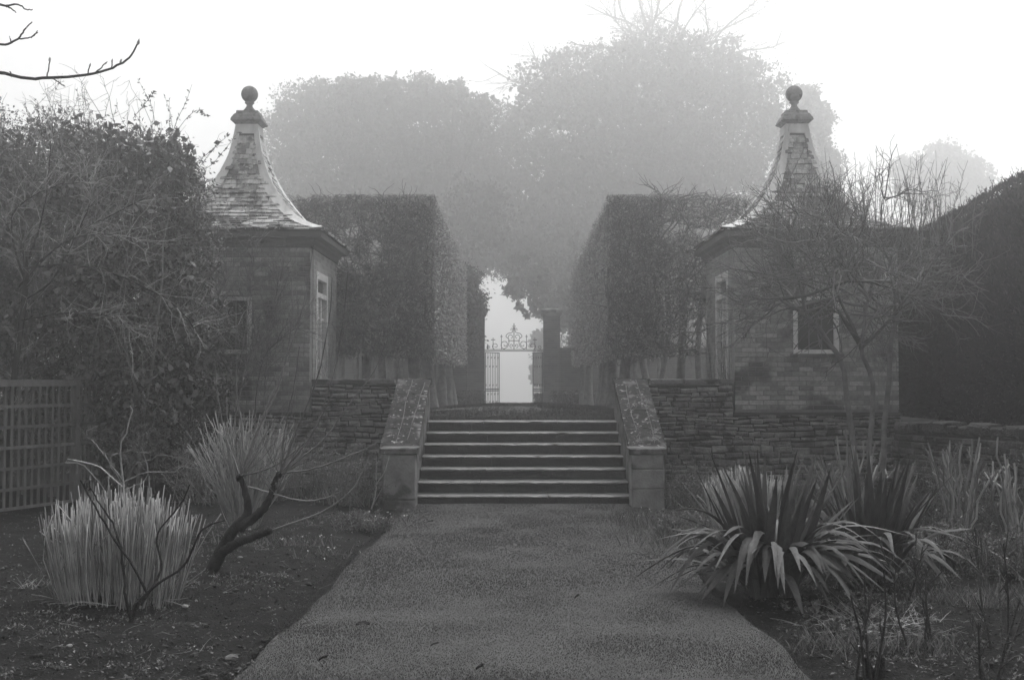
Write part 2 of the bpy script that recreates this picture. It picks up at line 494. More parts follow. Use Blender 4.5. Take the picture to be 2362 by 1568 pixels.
# ------------------------------------------------------------------ ramped flank walls with piers
def flank(s):
    root = thing('step_wall', 'ramped stone side wall with mossy sloping coping, %s of the steps' % ('left' if s < 0 else 'right'), 'wall', (0, 0, 0), 'ramped walls flanking the steps')
    xi, xo = 1.475*s, 1.93*s
    X = lambda a, b: (min(a, b), max(a, b))
    a, b = X(xi, xo)
    mb = MB()
    prof = [(15.44, -.12), (18.2, -.12), (18.2, 1.60), (17.9, 1.60), (15.44, .66)]
    v = [(a, y, z) for y, z in prof] + [(b, y, z) for y, z in prof]
    f = [(4, 3, 2, 1, 0), (5, 6, 7, 8, 9)] + [(i, (i+1) % 5, 5+(i+1) % 5, 5+i) for i in range(5)]
    put('wall_core', mb.add(v, f).mesh('wall_core'), 'coping', root)
    # sloping coping slabs
    n = 4
    for i in range(n):
        y0 = 15.5 + (17.9-15.5)*i/n; y1 = 15.5 + (17.9-15.5)*(i+1)/n - .006
        z0 = .70 + .94*i/n; z1 = .70 + .94*(i+1)/n - .002
        o1, o2 = a-.03, b+.03
        NX, NY = 8, 7
        vv = []
        for j in range(NY):
            for k in range(NX):
                tx, ty = k/(NX-1), j/(NY-1)
                edge = .012*((2*tx-1)**6)
                vv.append((o1+(o2-o1)*tx, y0+(y1-y0)*ty, z0+(z1-z0)*ty+.066-edge+random.uniform(-.006, .006)))
        for j in range(NY):
            for k in (0, NX-1):
                tx, ty = k/(NX-1), j/(NY-1)
                vv.append((o1+(o2-o1)*tx, y0+(y1-y0)*ty, z0+(z1-z0)*ty-.006))
        ff = [(j*NX+k, j*NX+k+1, (j+1)*NX+k+1, (j+1)*NX+k) for j in range(NY-1) for k in range(NX-1)]
        B0 = NX*NY
        for j in range(NY-1):
            ff.append((j*NX, (j+1)*NX, B0+(j+1)*2, B0+j*2))
            ff.append(((j+1)*NX+NX-1, j*NX+NX-1, B0+j*2+1, B0+(j+1)*2+1))
        ff.append(tuple([k for k in range(NX)][::-1] + [B0, B0+1]))
        put('coping_slab', MB().add(vv, ff).mesh('coping_slab'), 'moss', root)
    # level head block
    put('head_block', MB().box(a-.03, b+.03, 17.905, 18.22, 1.605, 1.705).mesh('head_block'), 'moss', root)
    # pier at the foot
    pa, pb = X(1.435*s, 1.865*s)
    zs = [-.1, .24, .50, .69] if s > 0 else [-.1, .10, .69]
    for z0, z1 in zip(zs[:-1], zs[1:]):
        me = stone_mesh(pb-pa, z1-z0-.006, .36, .012, .006)
        put('pier_block', me, 'ashlar', root, ((pa+pb)/2, 15.436, (z0+z1)/2))
    me = stone_mesh(pb-pa+.07, .088, .43, .014, .004)
    put('pier_cap', me, 'coping', root, ((pa+pb)/2, 15.49, .737))
    return root
flank(-1); flank(1)

# ------------------------------------------------------------------ terrace retaining walls
STONES = [None]
def terrace(s):
    lab = ('coursed rubble terrace wall under the pale-roofed pavilion on the left' if s < 0 else
           'coursed rubble terrace wall under the mossy-roofed pavilion on the right')
    root = thing('terrace_wall', lab, 'wall', (0, 0, 0), 'terrace retaining walls')
    x0, x1 = 1.97, 5.92
    mb = MB()
    mb.box(*sorted((x0*s, 3.30*s)), 17.80, 18.1, -.14, 1.602)
    mb.box(*sorted((3.302*s, x1*s)), 17.80, 18.1, -.14, 1.13)
    put('wall_core', mb.mesh('wall_core'), 'stone_wall_core', root)
    z = 0.0; cnt = 0
    while z < 1.60:
        h = random.uniform(.052, .095) if z > .9 else random.uniform(.06, .12)
        if z < 1.12 < z + h + .03: h = 1.125 - z
        h = min(h, 1.60 - z)
        if h < .03: break
        x = x0
        lim = x1 if z + h < 1.13 else 3.30
        if s < 0: lim = min(lim, 4.6)
        while x < lim - .03:
            L = random.uniform(.10, .30) * (1.25 if h > .08 else 1)
            if x + L > lim - .08: L = lim - x
            hh = h
            me = stone_mesh(L-.014, hh-random.uniform(.008, .028), .05 + random.uniform(-.02, .035), .018, .014)
            put('stone', me, 'stone', root, (s*(x+L/2), 17.805, z+hh/2+.02*sin(x*3.1+z*7)), (random.uniform(-.12, .12), random.uniform(-.07, .07), random.uniform(-.09, .09)))
            x += L; cnt += 1
        z += h
    # flat coping slabs
    x = x0 + .02
    while x < 3.30:
        L = random.uniform(.38, .6)
        if x + L > 3.2: L = 3.30 - x
        me = stone_mesh(L-.008, .085, .40, .012, .005)
        put('coping_slab', me, 'coping', root, (s*(x+L/2), 18.13, 1.652))
        x += L
    # sloped plinth offset under the pavilion brickwork
    v = []
    for xx in (3.31*s, x1*s):
        v += [(xx, 17.75, 1.135), (xx, 17.80, 1.175), (xx, 18.05, 1.175), (xx, 18.05, 1.135)]
    put('plinth_course', MB().add(v, [(0, 4, 5, 1), (1, 5, 6, 2), (3, 7, 4, 0), (0, 1, 2, 3), (4, 7, 6, 5)]).mesh('plinth_course'), 'riser', root)
terrace(-1); terrace(1)

# ------------------------------------------------------------------ pavilions
BRICKS = {}
def brick_var(L, k):
    key = (round(L, 3), k)
    if key not in BRICKS:
        BRICKS[key] = stone_mesh(L, .064, .022, .004, .0015)
    return BRICKS[key]
PROF = [(1.5, 2.985), (1.28, 3.07), (1.04, 3.2), (.78, 3.43), (.48, 3.84), (.285, 4.28), (.205, 4.62), (.155, 4.93)]
def roof_profile(n=120):
    p = spline(PROF, n)
    s = np.concatenate([[0], np.cumsum(np.linalg.norm(np.diff(p, axis=0), axis=1))])
    return p, s
def pavilion(s):
    pale = s < 0
    lab = ('small square brick pavilion with pale lichened bell-curved roof, partly behind leafy shrub' if pale else
           'small square brick pavilion with dark mossy bell-curved roof, behind bare crab apple')
    root = thing('garden_pavilion', lab, 'pavilion', (4.62*s, 19.10, 1.045), 'pair of garden pavilions')
    a = 1.29
    ds = -s                                   # the door is on the side that faces the steps
    wz0, wz1, wx = 1.045, 1.945, .36
    # front wall core around the window
    mb = MB()
    yb0, yb1 = -a+.012, -a+.24
    mb.box(-a+.012, -wx, yb0, yb1, .13, 2.80); mb.box(wx, a-.012, yb0, yb1, .13, 2.80)
    mb.box(-wx, wx, yb0, yb1, .13, wz0); mb.box(-wx, wx, yb0, yb1, wz1, 2.80)
    put('front_wall', mb.mesh('front_wall'), 'mortar', root)
    mb = MB()                                 # the other three walls, with the door opening
    dy0, dy1, dz = -.80, .30, 2.40
    xo, xi = ds*a, ds*(a-.22)
    x0, x1 = min(xo, xi), max(xo, xi)
    mb.box(x0, x1, yb1+.002, dy0, 0, 2.80); mb.box(x0, x1, dy1, a, 0, 2.80); mb.box(x0, x1, dy0, dy1, dz, 2.80)
    mb.box(*sorted((-ds*a, -ds*(a-.22))), yb1+.002, a, 0, 2.80)
    mb.box(-a+.222, a-.222, a-.22, a, 0, 2.80)
    put('rear_wall', mb.mesh('rear_wall'), 'brickwork', root)
    # bricks of the front, one by one
    spots = []
    for c in range(35):
        z = .17 + c*.075 + .033
        if z > 2.79: break
        x = -a + (0 if c % 2 else -.1125)
        while x < a - .01:
            xa, xb = max(x, -a), min(x+.225, a)
            x += .225
            segs = [(xa, xb)]
            if wz0 - .03 < z < wz1 + .03:
                segs = []
                if xa < -wx: segs.append((xa, min(xb, -wx)))
                if xb > wx: segs.append((max(xa, wx), xb))
            for p, q in segs:
                if q - p > .04: spots.append((p, q, z))
    key = (lambda t: -t[1] - .2*t[2]) if pale else (lambda t: abs(t[2]-1.2))
    spots.sort(key=key)
    rest = MB()
    for i, (p, q, z) in enumerate(spots):
        me = brick_var(q-p-.011, random.randrange(4))
        if i < 295:
            put('brick', me, 'brick', root, ((p+q)/2, yb0+.006, z), (random.uniform(-.02, .02), 0, random.uniform(-.008, .008)))
        else:
            rest.add([(v.co.x+(p+q)/2, v.co.y+yb0+.006, v.co.z+z) for v in me.vertices], [tuple(f.vertices) for f in me.polygons])
    put('brick_courses', rest.mesh('brick_courses'), 'brick', root, kind='stuff')
    # window
    win = put('window', MB().box(-wx+.002, -wx+.072, yb0-.004, yb0+.10, wz0, wz1).box(wx-.072, wx-.002, yb0-.004, yb0+.10, wz0, wz1)
              .box(-wx+.073, wx-.073, yb0+.0, yb0+.10, wz1-.06, wz1-.002).box(-wx+.073, wx-.073, yb0+.0, yb0+.10, wz0+.002, wz0+.065).mesh('window'), 'paint', root, label='white painted window frame')
    put('pane', MB().box(-wx+.074, wx-.074, yb0+.06, yb0+.066, wz0+.066, wz1-.061).mesh('pane'), 'glass', win)
    put('sill', MB().box(-wx-.06, wx+.06, yb0-.075, yb0+.05, wz0-.055, wz0-.002).mesh('sill'), 'ashlar', win)
    for x in (-.1, .1):
        put('glazing_bar', MB().box(x-.008, x+.008, yb0+.045, yb0+.058, wz0+.066, wz1-.061).mesh('glazing_bar'), 'soffit', win)
    # door
    X = lambda p, q: tuple(sorted((ds*p, ds*q)))
    door = put('door', MB().box(*X(a-.10, a+.012), dy0+.002, dy0+.11, 0, dz-.002).box(*X(a-.10, a+.012), dy1-.11, dy1-.002, 0, dz-.002)
               .box(*X(a-.10, a+.010), dy0+.112, dy1-.112, dz-.12, dz-.004).box(*X(a-.10, a+.010), dy0+.112, dy1-.112, 1.98, 2.06).mesh('door'), 'paint', root, label='tall white glazed door frame')
    put('pane', MB().box(*X(a-.07, a-.064), dy0+.112, dy1-.112, .02, dz-.122).mesh('pane'), 'glass', door)
    put('bottom_panel', MB().box(*X(a-.06, a-.02), dy0+.113, dy1-.113, .02, .62).mesh('bottom_panel'), 'paint', door)
    for y in (-.43, -.25, -.07):
        put('glazing_bar', MB().box(*X(a-.055, a-.012 if y == -.25 else a-.03), y-.02, y+.02, .622, 1.978).mesh('glazing_bar'), 'paint', door)
    for z in (.95, 1.3, 1.65):
        put('glazing_bar', MB().box(*X(a-.054, a-.031), dy0+.113, dy1-.113, z-.016, z+.016).mesh('glazing_bar'), 'paint', door)
    # cornice, soffit
    put('cornice', MB().square([(a+.02, 2.72), (a+.03, 2.78), (a+.07, 2.82), (a+.08, 2.862)]).mesh('cornice'), 'soffit', root)
    put('soffit', MB().square([(1.475, 2.866), (1.475, 2.952)]).mesh('soffit'), 'soffit', root)
    # roof
    p, ss = roof_profile()
    core = MB().square([(1.46, 2.956)] + [(r-.012, z) for r, z in p[2::6]] + [(p[-1][0]-.012, p[-1][1])])
    roof = put('roof', core.mesh('roof'), 'roof_core', root)
    total = ss[-1] - .22; nc = 23
    at = lambda q: np.array([np.interp(q, ss, p[:, 0]), np.interp(q, ss, p[:, 1])])
    rest = MB()
    tm = 'tile' if pale else 'tile_moss'
    for face in range(4):
        ca, sa = cos(face*pi/2), sin(face*pi/2)
        for c in range(nc):
            s0 = total*c/nc - .018; s1 = total*(c+1)/nc + .015
            lo, hi = at(max(s0, 0)), at(s1)
            if c == 0: lo = lo + np.array([.02, -.012])
            t = hi - lo; t /= np.linalg.norm(t)
            nrm = np.array([t[1], -t[0]])
            x = -lo[0] + .02 + random.uniform(0, .04)
            while x < lo[0] - .03:
                L = random.uniform(.09, .24) if lo[0] > .5 else random.uniform(.08, .16)
                xe = min(x + L, lo[0] - .02)
                if xe - x < .04: break
                g = .004; th = random.uniform(.018, .046); up = random.uniform(.008, .014); sk = random.uniform(-.008, .008)
                v = []
                for (q, off, dd) in ((lo, 0, -.0), (hi, 0, 0), (lo, th, sk), (hi, up, 0)):
                    r = q + nrm*off + t*dd
                    lim = q[0] - .01
                    u0, u1 = max(x+g, -lim), min(xe-g, lim)
                    if u1 <= u0: u0 = u1 = np.clip((x+xe)/2, -lim, lim)
                    v += [(u0, -r[0], r[1]), (u1, -r[0], r[1])]
                v = [(ca*X_-sa*Y_, sa*X_+ca*Y_, Z_) for X_, Y_, Z_ in v]
                f = [(4, 5, 7, 6), (0, 1, 5, 4), (0, 4, 6, 2), (1, 3, 7, 5), (2, 6, 7, 3), (0, 2, 3, 1)]
                if face == 0:
                    put('tile', MB().add(v, f).mesh('tile'), tm, roof)
                else:
                    rest.add(v, f)
                x = xe
    put('tile_courses', rest.mesh('tile_courses'), tm, roof, kind='stuff')
    # pale flared hips
    for sx in (-1, 1):
        for sy in (-1, 1):
            v = []; f = []
            k = p[::4]; k = np.vstack([k, p[-1]])
            for i, (r, z) in enumerate(k):
                wd = min(.15, .30*r) * (1 + .05*random.uniform(-1, 1)); o = .026; zz = z + .022
                v += [(sx*(r-wd), sy*(r+.004), zz-.03), (sx*(r-wd), sy*(r+o*.8), zz), (sx*(r+o), sy*(r+o), zz+.012), (sx*(r+o*.8), sy*(r-wd), zz), (sx*(r+.004), sy*(r-wd), zz-.03)]
            m_ = len(k)
            for i in range(m_-1):
                for j in range(4):
                    q = (i*5+j, i*5+j+1, (i+1)*5+j+1, (i+1)*5+j)
                    f.append(q if sx*sy > 0 else q[::-1])
            f.append((0, 1, 2, 3, 4))
            put('hip_flashing', MB().add(v, f).mesh('hip_flashing', False), 'lead', roof)
    put('neck_flashing', MB().square([(.198, 4.77), (.19, 4.85), (.185, 4.93)]).mesh('neck_flashing'), 'lead', roof)
    put('cap_moulding', MB().square([(.18, 4.925), (.205, 4.945), (.262, 4.985), (.25, 5.03), (.235, 5.05), (.225, 5.075), (.205, 5.10), (.185, 5.115), (.18, 5.16), (.115, 5.175)]).mesh('cap_moulding'), 'finial', root)
    prof = [(.105, 5.176), (.10, 5.20), (.07, 5.235), (.05, 5.27), (.05, 5.295), (.078, 5.32), (.08, 5.335), (.06, 5.345)]
    prof += [(max(.02, .142*sin(t)), 5.475 - .142*cos(t)) for t in np.linspace(.42, pi-.08, 16)]
    put('ball_finial', MB().lathe(prof, 24).mesh('ball_finial', True), 'finial', root)
pavilion(-1); pavilion(1)

# ------------------------------------------------------------------ low dry-stone wall at the right
def dry_wall():
    A, B = np.array([5.60, 17.25]), np.array([7.6, 12.6])
    d = B - A; Ln = np.linalg.norm(d); d /= Ln
    ang = math.atan2(d[1], d[0])
    root = thing('dry_stone_wall', 'low dark dry-stone wall at the foot of the yew hedge', 'wall', (A[0], A[1], 0))
    root.rotation_euler = (0, 0, ang)
    put('wall_core', MB().box(0, Ln, .055, .40, -.1, .9).mesh('wall_core'), 'stone_wall_core', root)
    z = .25
    while z < .9:
        h = random.uniform(.06, .11); h = min(h, .9-z)
        if h < .035: break
        x = 0
        while x < Ln:
            L = random.uniform(.12, .34)
            put('stone', stone_mesh(L-.014, h-.014, .06+random.uniform(-.015, .025), .016, .011), 'stone_dark', root, (x+L/2, .06, z+h/2), (random.uniform(-.06, .06), random.uniform(-.05, .05), random.uniform(-.05, .05)))
            x += L
        z += h
    x = 0
    while x < Ln:
        L = random.uniform(.14, .32); h = random.uniform(.10, .18)
        put('cope_stone', stone_mesh(L-.012, h, .40, .03, .014), 'stone_dark', root, (x+L/2, .42, .9+h/2), (0, random.uniform(-.08, .08), 0))
        x += L
dry_wall()

# ------------------------------------------------------------------ clipped stilt hedges (pleached hornbeam)
def stilt_hedge(s):
    side = 'left' if s < 0 else 'right'
    root = thing('hornbeam_hedge', 'tall box-clipped hornbeam hedge on bare trunks, %s of the iron gate' % side, 'hedge', (0, 0, 0), 'pair of clipped stilt hedges')
    xi, xo = (1.62, 4.15)
    y0, y1, z0, z1 = 20.7, 34.8, 2.08, 5.03
    # trunks
    for j, yy in enumerate([21.3, 23.6, 26.0, 28.4, 30.8, 33.2]):
        for xx in (1.95, 2.9, 3.7):
            gx = s*(xx + random.uniform(-.08, .08)); gz = float(ground_z(gx, yy)) - .05
            pts = grow([[gx, yy, gz]], [[s*.02, 0, 1]], 2.9, 9, .05, (0, 0, .1))
            r = taper(1, 9, random.uniform(.11, .15) if xx < 2.5 else random.uniform(.06, .10), .05); r[0, 0] *= 1.5; r[0, 1] *= 1.12
            V, Fq = tubes(pts, r, 9)
            put('trunk', mesh_np('trunk', V, Fq, True), 'bark_grey', root)
    def pts(n, kind):
        u = rng.uniform(0, 1, (n, 3))
        if kind == 'inner':       # face along the grass walk
            p = np.stack([xi + np.abs(rng.normal(size=n))*.14, y0 + (y1-y0)*u[:, 1]**1.35, z0 + (z1-z0)*u[:, 2]], 1)
        elif kind == 'front':
            q = u[:, 0]**1.25
            p = np.stack([xi + (2.55-xi)*q, y0 + np.abs(rng.normal(size=n))*.28, z0 + (z1-z0)*u[:, 2]], 1)
            p[:, 1] += .12*np.clip(fbm(p*np.array([4., 0, 4.]), 3, 60+s), 0, 1)
        elif kind == 'outer':     # thinner half behind the pavilion
            p = np.stack([2.5 + (xo-2.5)*u[:, 0], y0 + np.abs(rng.normal(size=n))*.15, z0 + (z1-z0)*u[:, 2]], 1)
            hole = fbm(p*np.array([1.7, .2, 1.5]), 2, 40 + s) > (-.15 if s > 0 else .45)
            keep = (~hole) | (p[:, 2] > z1-.45) | (rng.uniform(size=n) < .05)
            p = p[keep]
        elif kind == 'top':
            p = np.stack([xi + (2.6-xi)*u[:, 0], y0 + (y1-y0)*u[:, 1]**1.5, z1 - np.abs(rng.normal(size=n))*.15], 1)
        else:
            p = np.stack([xi + (2.6-xi)*u[:, 0], y0 + (y1-y0)*u[:, 1], z0 + (z1-z0)*u[:, 2]], 1)
        # ragged underside and a slightly uneven shear line
        un = z0 + .10*fbm(p*np.array([1.1, 1.1, 0]), 2, 7)
        p = p[p[:, 2] > un]
        p[:, 2] += .03*fbm(p*np.array([1.5, 1.5, 0]), 2, 17)
        p[:, 0] *= s
        return p
    L = []
    for kind, n in (('inner', 46000), ('front', 17000), ('outer', 13000 if s < 0 else 5200), ('top', 12000), ('core', 14000)):
        p = pts(n, kind)
        sz = .035 + .0012*(p[:, 1]-y0) + rng.uniform(0, .025, len(p))
        L.append(leaves(p, rdir(len(p)) + np.array([0, 0, -.4]), sz*1.5, sz*.8))
    V, Fq = merge(L)
    put('foliage', mesh_np('foliage', V, Fq), 'leaf_hornbeam', root, kind='stuff')
    T = []
    for kind, n in (('inner', 3500), ('front', 6500), ('outer', 4500 if s < 0 else 2200), ('top', 1500)):
        p = pts(n, kind)
        d = rdir(len(p)) + np.array([0, -.3, .25])
        ln = rng.uniform(.15, .42, len(p))
        g = grow(p, d, ln, 3, .3)
        g[:, :, 2] = np.minimum(g[:, :, 2], z1 + .04); g[:, :, 1] = np.maximum(g[:, :, 1], y0 - .04); g[:, :, 0] = s*np.maximum(np.abs(g[:, :, 0]), xi - .03)
        T.append(tubes(g, taper(len(p), 3, rng.uniform(.005, .011, len(p)), .003), 3))
    # knotted lattice of limbs
    n = 46
    b = np.stack([s*rng.uniform(2.2, 3.3, n), y0 + rng.uniform(.05, .35, n), rng.uniform(z0, z1-.3, n)], 1)
    g = grow(b, np.stack([s*rng.uniform(.3, 1.2, n)*np.where(rng.uniform(size=n) < .8, 1, -1), 0*b[:, 0], rng.uniform(-.1, .9, n)], 1), rng.uniform(.7, 1.6, n), 9, .28, (0, 0, .03))
    g[:, :, 0] = s*np.clip(np.abs(g[:, :, 0]), xi, xo+.1); g[:, :, 2] = np.minimum(g[:, :, 2], z1)
    T.append(tubes(g, taper(n, 9, rng.uniform(.012, .028, n), .006), 5))
    p, t, _ = along(g, 500, .1, 1)
    g2 = grow(p, t + .9*rdir(500)*np.array([1, .3, 1]), rng.uniform(.25, .6, 500), 5, .35)
    T.append(tubes(g2, taper(500, 5, .011, .003), 3))
    V, Fq = merge(T)
    put('branches', mesh_np('branches', V, Fq), 'bark_grey', root, kind='stuff')
stilt_hedge(-1); stilt_hedge(1)

def leafy_box(name, label, x0, x1, y0, y1, z0, z1, n, m, size, group=None, ph=0):
    root = thing(name, label, 'hedge', ((x0+x1)/2, (y0+y1)/2, z0), group)
    cx, cy = (x0+x1)/2, (y0+y1)/2
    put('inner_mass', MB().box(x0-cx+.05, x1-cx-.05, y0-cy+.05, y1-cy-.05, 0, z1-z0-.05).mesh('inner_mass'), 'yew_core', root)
    u = rng.uniform(0, 1, (n, 3)); f = rng.integers(0, 5, n)
    p = np.stack([x0-cx+(x1-x0)*u[:, 0], y0-cy+(y1-y0)*u[:, 1], (z1-z0)*u[:, 2]], 1)
    p[f == 0, 0] = x0-cx; p[f == 1, 0] = x1-cx; p[(f == 2), 1] = y0-cy; p[f == 3, 1] = y0-cy; p[f == 4, 2] = z1-z0
    p += rng.normal(size=p.shape)*.018
    V, Fq = leaves(p, rdir(n)+np.array([0, 0, .3]), size, size*.6)
    put('foliage', mesh_np('foliage', V, Fq), m, root, kind='stuff')
GZ = lambda x, y: float(ground_z(x, y))
leafy_box('box_hedge', 'low dark box hedge block, left of the gateway', -2.45, -1.12, 35.2, 36.0, .42, 1.27, 5000, 'leaf_box', .06, 'low box hedges before the gate')
leafy_box('box_hedge', 'low dark box hedge block, right of the gateway', 1.05, 2.45, 35.2, 36.0, .42, 1.27, 5000, 'leaf_box', .06, 'low box hedges before the gate')
leafy_box('box_hedge', 'small clipped block seen through the right gate leaf', .62, 1.0, 40.0, 40.6, .2, 1.1, 1500, 'leaf_box', .07)

# ------------------------------------------------------------------ gate piers, far walls, wrought-iron gate
GY = 38.0
def pier(xc, label):
    root = thing('gate_pier', label, 'gate pier', (xc, GY, .45), 'pair of gate piers')
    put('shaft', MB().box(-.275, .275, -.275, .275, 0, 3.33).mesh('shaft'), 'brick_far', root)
    put('base', MB().square([(.32, 0), (.32, .3), (.28, .36)]).mesh('base'), 'ashlar', root)
    put('cap', MB().square([(.285, 3.33), (.33, 3.40), (.36, 3.46), (.36, 3.54), (.30, 3.58)]).mesh('cap'), 'ashlar', root)
pier(-1.41, 'tall square gate pier half hidden by foliage, left of the gate')
pier(1.11, 'tall square gate pier with moulded cap, right of the gate')
for x0, x1, lab in ((-9.0, -1.70, 'brick garden wall running from the left gate pier'), (1.40, 9.0, 'brick garden wall running from the right gate pier')):
    r = thing('garden_wall', lab, 'wall', ((x0+x1)/2, GY, .2))
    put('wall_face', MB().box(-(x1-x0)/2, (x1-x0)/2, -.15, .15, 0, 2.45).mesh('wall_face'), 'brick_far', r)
    put('coping', MB().box(-(x1-x0)/2, (x1-x0)/2, -.2, .2, 2.452, 2.53).mesh('coping'), 'coping', r)

def path_tube(pts, r=.011, S=4):
    pts = np.asarray(pts, float)
    return tubes(pts[None], np.full((1, len(pts)), r), S)
def spiral(cx, cz, r0, r1, a0, a1, n=22):
    t = np.linspace(0, 1, n); a = a0 + (a1-a0)*t; r = r0 + (r1-r0)*t
    return np.stack([cx + r*np.cos(a), 0*t, cz + r*np.sin(a)], 1)
def iron_gate():
    root = thing('iron_gate', 'open wrought-iron double gate with scrolled overthrow between the piers', 'gate', (-.15, GY, .55))
    # local z: ground 0, top rail at 2.10
    A = []
    for z in (2.075, 2.12):
        A.append(path_tube([(-.98, 0, z), (.98, 0, z)], .013))
    put('top_rail', mesh_np('top_rail', *merge(A)), 'iron', root)
    A = []
    for m in (-1, 1):
        f = lambda q: q*np.array([m, 1, 1])
        A.append(path_tube(f(spiral(.30, 2.29, .16, .03, -pi/2, 1.9*pi)), .011))
        A.append(path_tube(f(spiral(.62, 2.24, .12, .03, -pi/2, 1.8*pi)), .010))
        A.append(path_tube(f(spiral(.85, 2.20, .07, .02, -pi/2, 1.7*pi)), .010))
        A.append(path_tube(f(spline([(.36, 0, 2.13), (.2, 0, 2.24), (.17, 0, 2.46), (.27, 0, 2.56), (.2, 0, 2.66), (.06, 0, 2.70), (.02, 0, 2.86)], 20)), .011))
        A.append(path_tube(f(spiral(.10, 2.54, .10, .03, -.5, 1.5*pi)), .010))
        A.append(path_tube(f(spiral(.08, 2.25, .07, .02, -pi/2, 1.6*pi)), .010))
        A.append(path_tube(f(np.array([(.42, 0, 2.13), (.42, 0, 2.62)])), .010)); A.append(path_tube(f(np.array([(.38, 0, 2.56), (.46, 0, 2.56)])), .012))
        A.append(path_tube(f(np.array([(.70, 0, 2.13), (.70, 0, 2.52)])), .010)); A.append(path_tube(f(np.array([(.63, 0, 2.45), (.77, 0, 2.45)])), .014))
        A.append(path_tube(f(spiral(.06, 2.80, .05, .015, -1, 1.4*pi)), .009))
    A.append(path_tube([(0, 0, 2.13), (0, 0, 3.0)], .013)); A.append(path_tube([(-.06, 0, 2.90), (.06, 0, 2.90)], .012))
    A.append(path_tube([(-.2, 0, 2.42), (.2, 0, 2.42)], .012))
    A.append(tubes(np.array([[(-.88, 0, 2.13), (-.88, 0, 2.2), (-.88, 0, 2.26), (-.88, 0, 2.31)]]), np.array([[.015, .035, .03, .008]]), 6))
    put('overthrow', mesh_np('overthrow', *merge(A)), 'iron', root, label='scrolled iron cresting above the gate')
    for m, ang in ((-1, 60), (1, 70)):
        leaf = put('gate_leaf', mesh_np('gate_leaf', *merge([path_tube([(0, 0, z), (.93, 0, z)], .016) for z in (.08, .28, .74, .80, 2.03)])), 'iron', root,
                   (m*.965, 0, 0), (0, 0, radians(ang if m < 0 else 180-ang)))
        for i in range(9):
            x = .02 + .89*i/8
            put('bar', mesh_np('bar', *path_tube([(x, 0, .04), (x, 0, 2.03)], .02 if i in (0, 8) else .011)), 'iron', leaf)
        B = []
        for i in range(8):
            x = .075 + .111*i
            for z in (.36, .62, .92, 1.55, 1.85):
                if (i + int(z*10)) % 2: B.append(path_tube(spiral(x, z, .045, .012, 0, 1.8*pi, 10), .008, 3))
        put('scrollwork', mesh_np('scrollwork', *merge(B)), 'iron', leaf)
iron_gate()

# low railing glimpsed between the stilt trunks
rr = thing('low_railing', 'low iron railing glimpsed between trunks at left of the lawn', 'railing', (-4.6, 29.0, GZ(-4.6, 29)))
put('rail', MB().box(-.9, 2.0, -.012, .012, .62, .66).mesh('rail'), 'iron', rr)
for i in range(22):
    x = -.88 + i*.13
    put('picket', MB().box(x-.012, x+.012, -.03, -.013, 0, .78).mesh('picket'), 'bark_grey', rr)

# ------------------------------------------------------------------ big trees in the mist
def blob_points(blobs, n, lo=.72, hi=1.04, inside=.15, seed=1, csig=.17, per=45, depth=.55):
    B = np.array([P(x, y, Y) for x, y, r, Y in blobs]); R = np.array([r*Y/F for x, y, r, Y in blobs])
    ncl = max(8, n//per)
    w_ = R**2/np.sum(R**2); i = rng.choice(len(R), ncl*2, p=w_)
    d = rdir(ncl*2)
    rad = np.where(rng.uniform(size=ncl*2) < inside, rng.uniform(.2, lo, ncl*2), rng.uniform(lo, hi, ncl*2))
    sc3 = np.array([1, depth, 1])
    c = B[i] + d*R[i][:, None]*rad[:, None]*sc3
    dist = np.linalg.norm((c[:, None, :]-B[None])/sc3, axis=2)/R[None]
    dist[np.arange(len(c)), i] = 9
    keep = dist.min(1) > .62
    c, i, d = c[keep][:ncl], i[keep][:ncl], d[keep][:ncl]
    k = rng.integers(0, len(c), n)
    sig = csig*np.minimum(R[i][k], 2.2)
    p = c[k] + rng.normal(size=(n, 3))*sig[:, None]*np.array([1, 1, .8])
    return p, d[k], B, R

def big_tree(name, label, blobs, base, n, leaf, group='tall trees beyond the gate', m='leaf_oak', **kw):
    bx, bY = base
    x = (bx-CX)*bY/F + CAMX; z = GZ(x, bY)
    root = thing(name, label, 'tree', (x, bY, z), group)
    o = np.array([x, bY, z])
    p, d, B, R = blob_points(blobs, n, **kw)
    L = leaf*rng.uniform(.6, 1.4, n)
    ci, _, _, _ = blob_points(blobs, n//4, lo=.5, hi=.86, inside=.2, csig=.2, per=25)
    V, Fq = merge([leaves(p - o, d*.6 + rdir(n), L, L*.6), leaves(ci - o, rdir(n//4), leaf*2.2, leaf*1.6)])
    put('crown', mesh_np('crown', V, Fq), m, root, kind='stuff')
    top = B[np.argmax(B[:, 2])]
    h = top[2]-z
    tr = spline([(0, 0, -.3), (.1, 0, h*.25), (-.15, .1, h*.5), (top[0]-x, top[1]-bY, h*.95)], 12)
    T = [tubes(tr[None], taper(1, 12, .035*h, .05), 9)]
    for b in B[(R > .35*R.max()) & (B[:, 2]-z > .3*h)]:
        q = tr[rng.integers(3, 9)]
        e = b - o
        s_ = spline([q, (q+e)/2 + rng.normal(size=3)*.4 + np.array([0, 0, .3]), e], 8)
        T.append(tubes(s_[None], taper(1, 8, .010*h, .03), 6))
    put('trunk', mesh_np('trunk', *merge(T), True), 'bark', root)

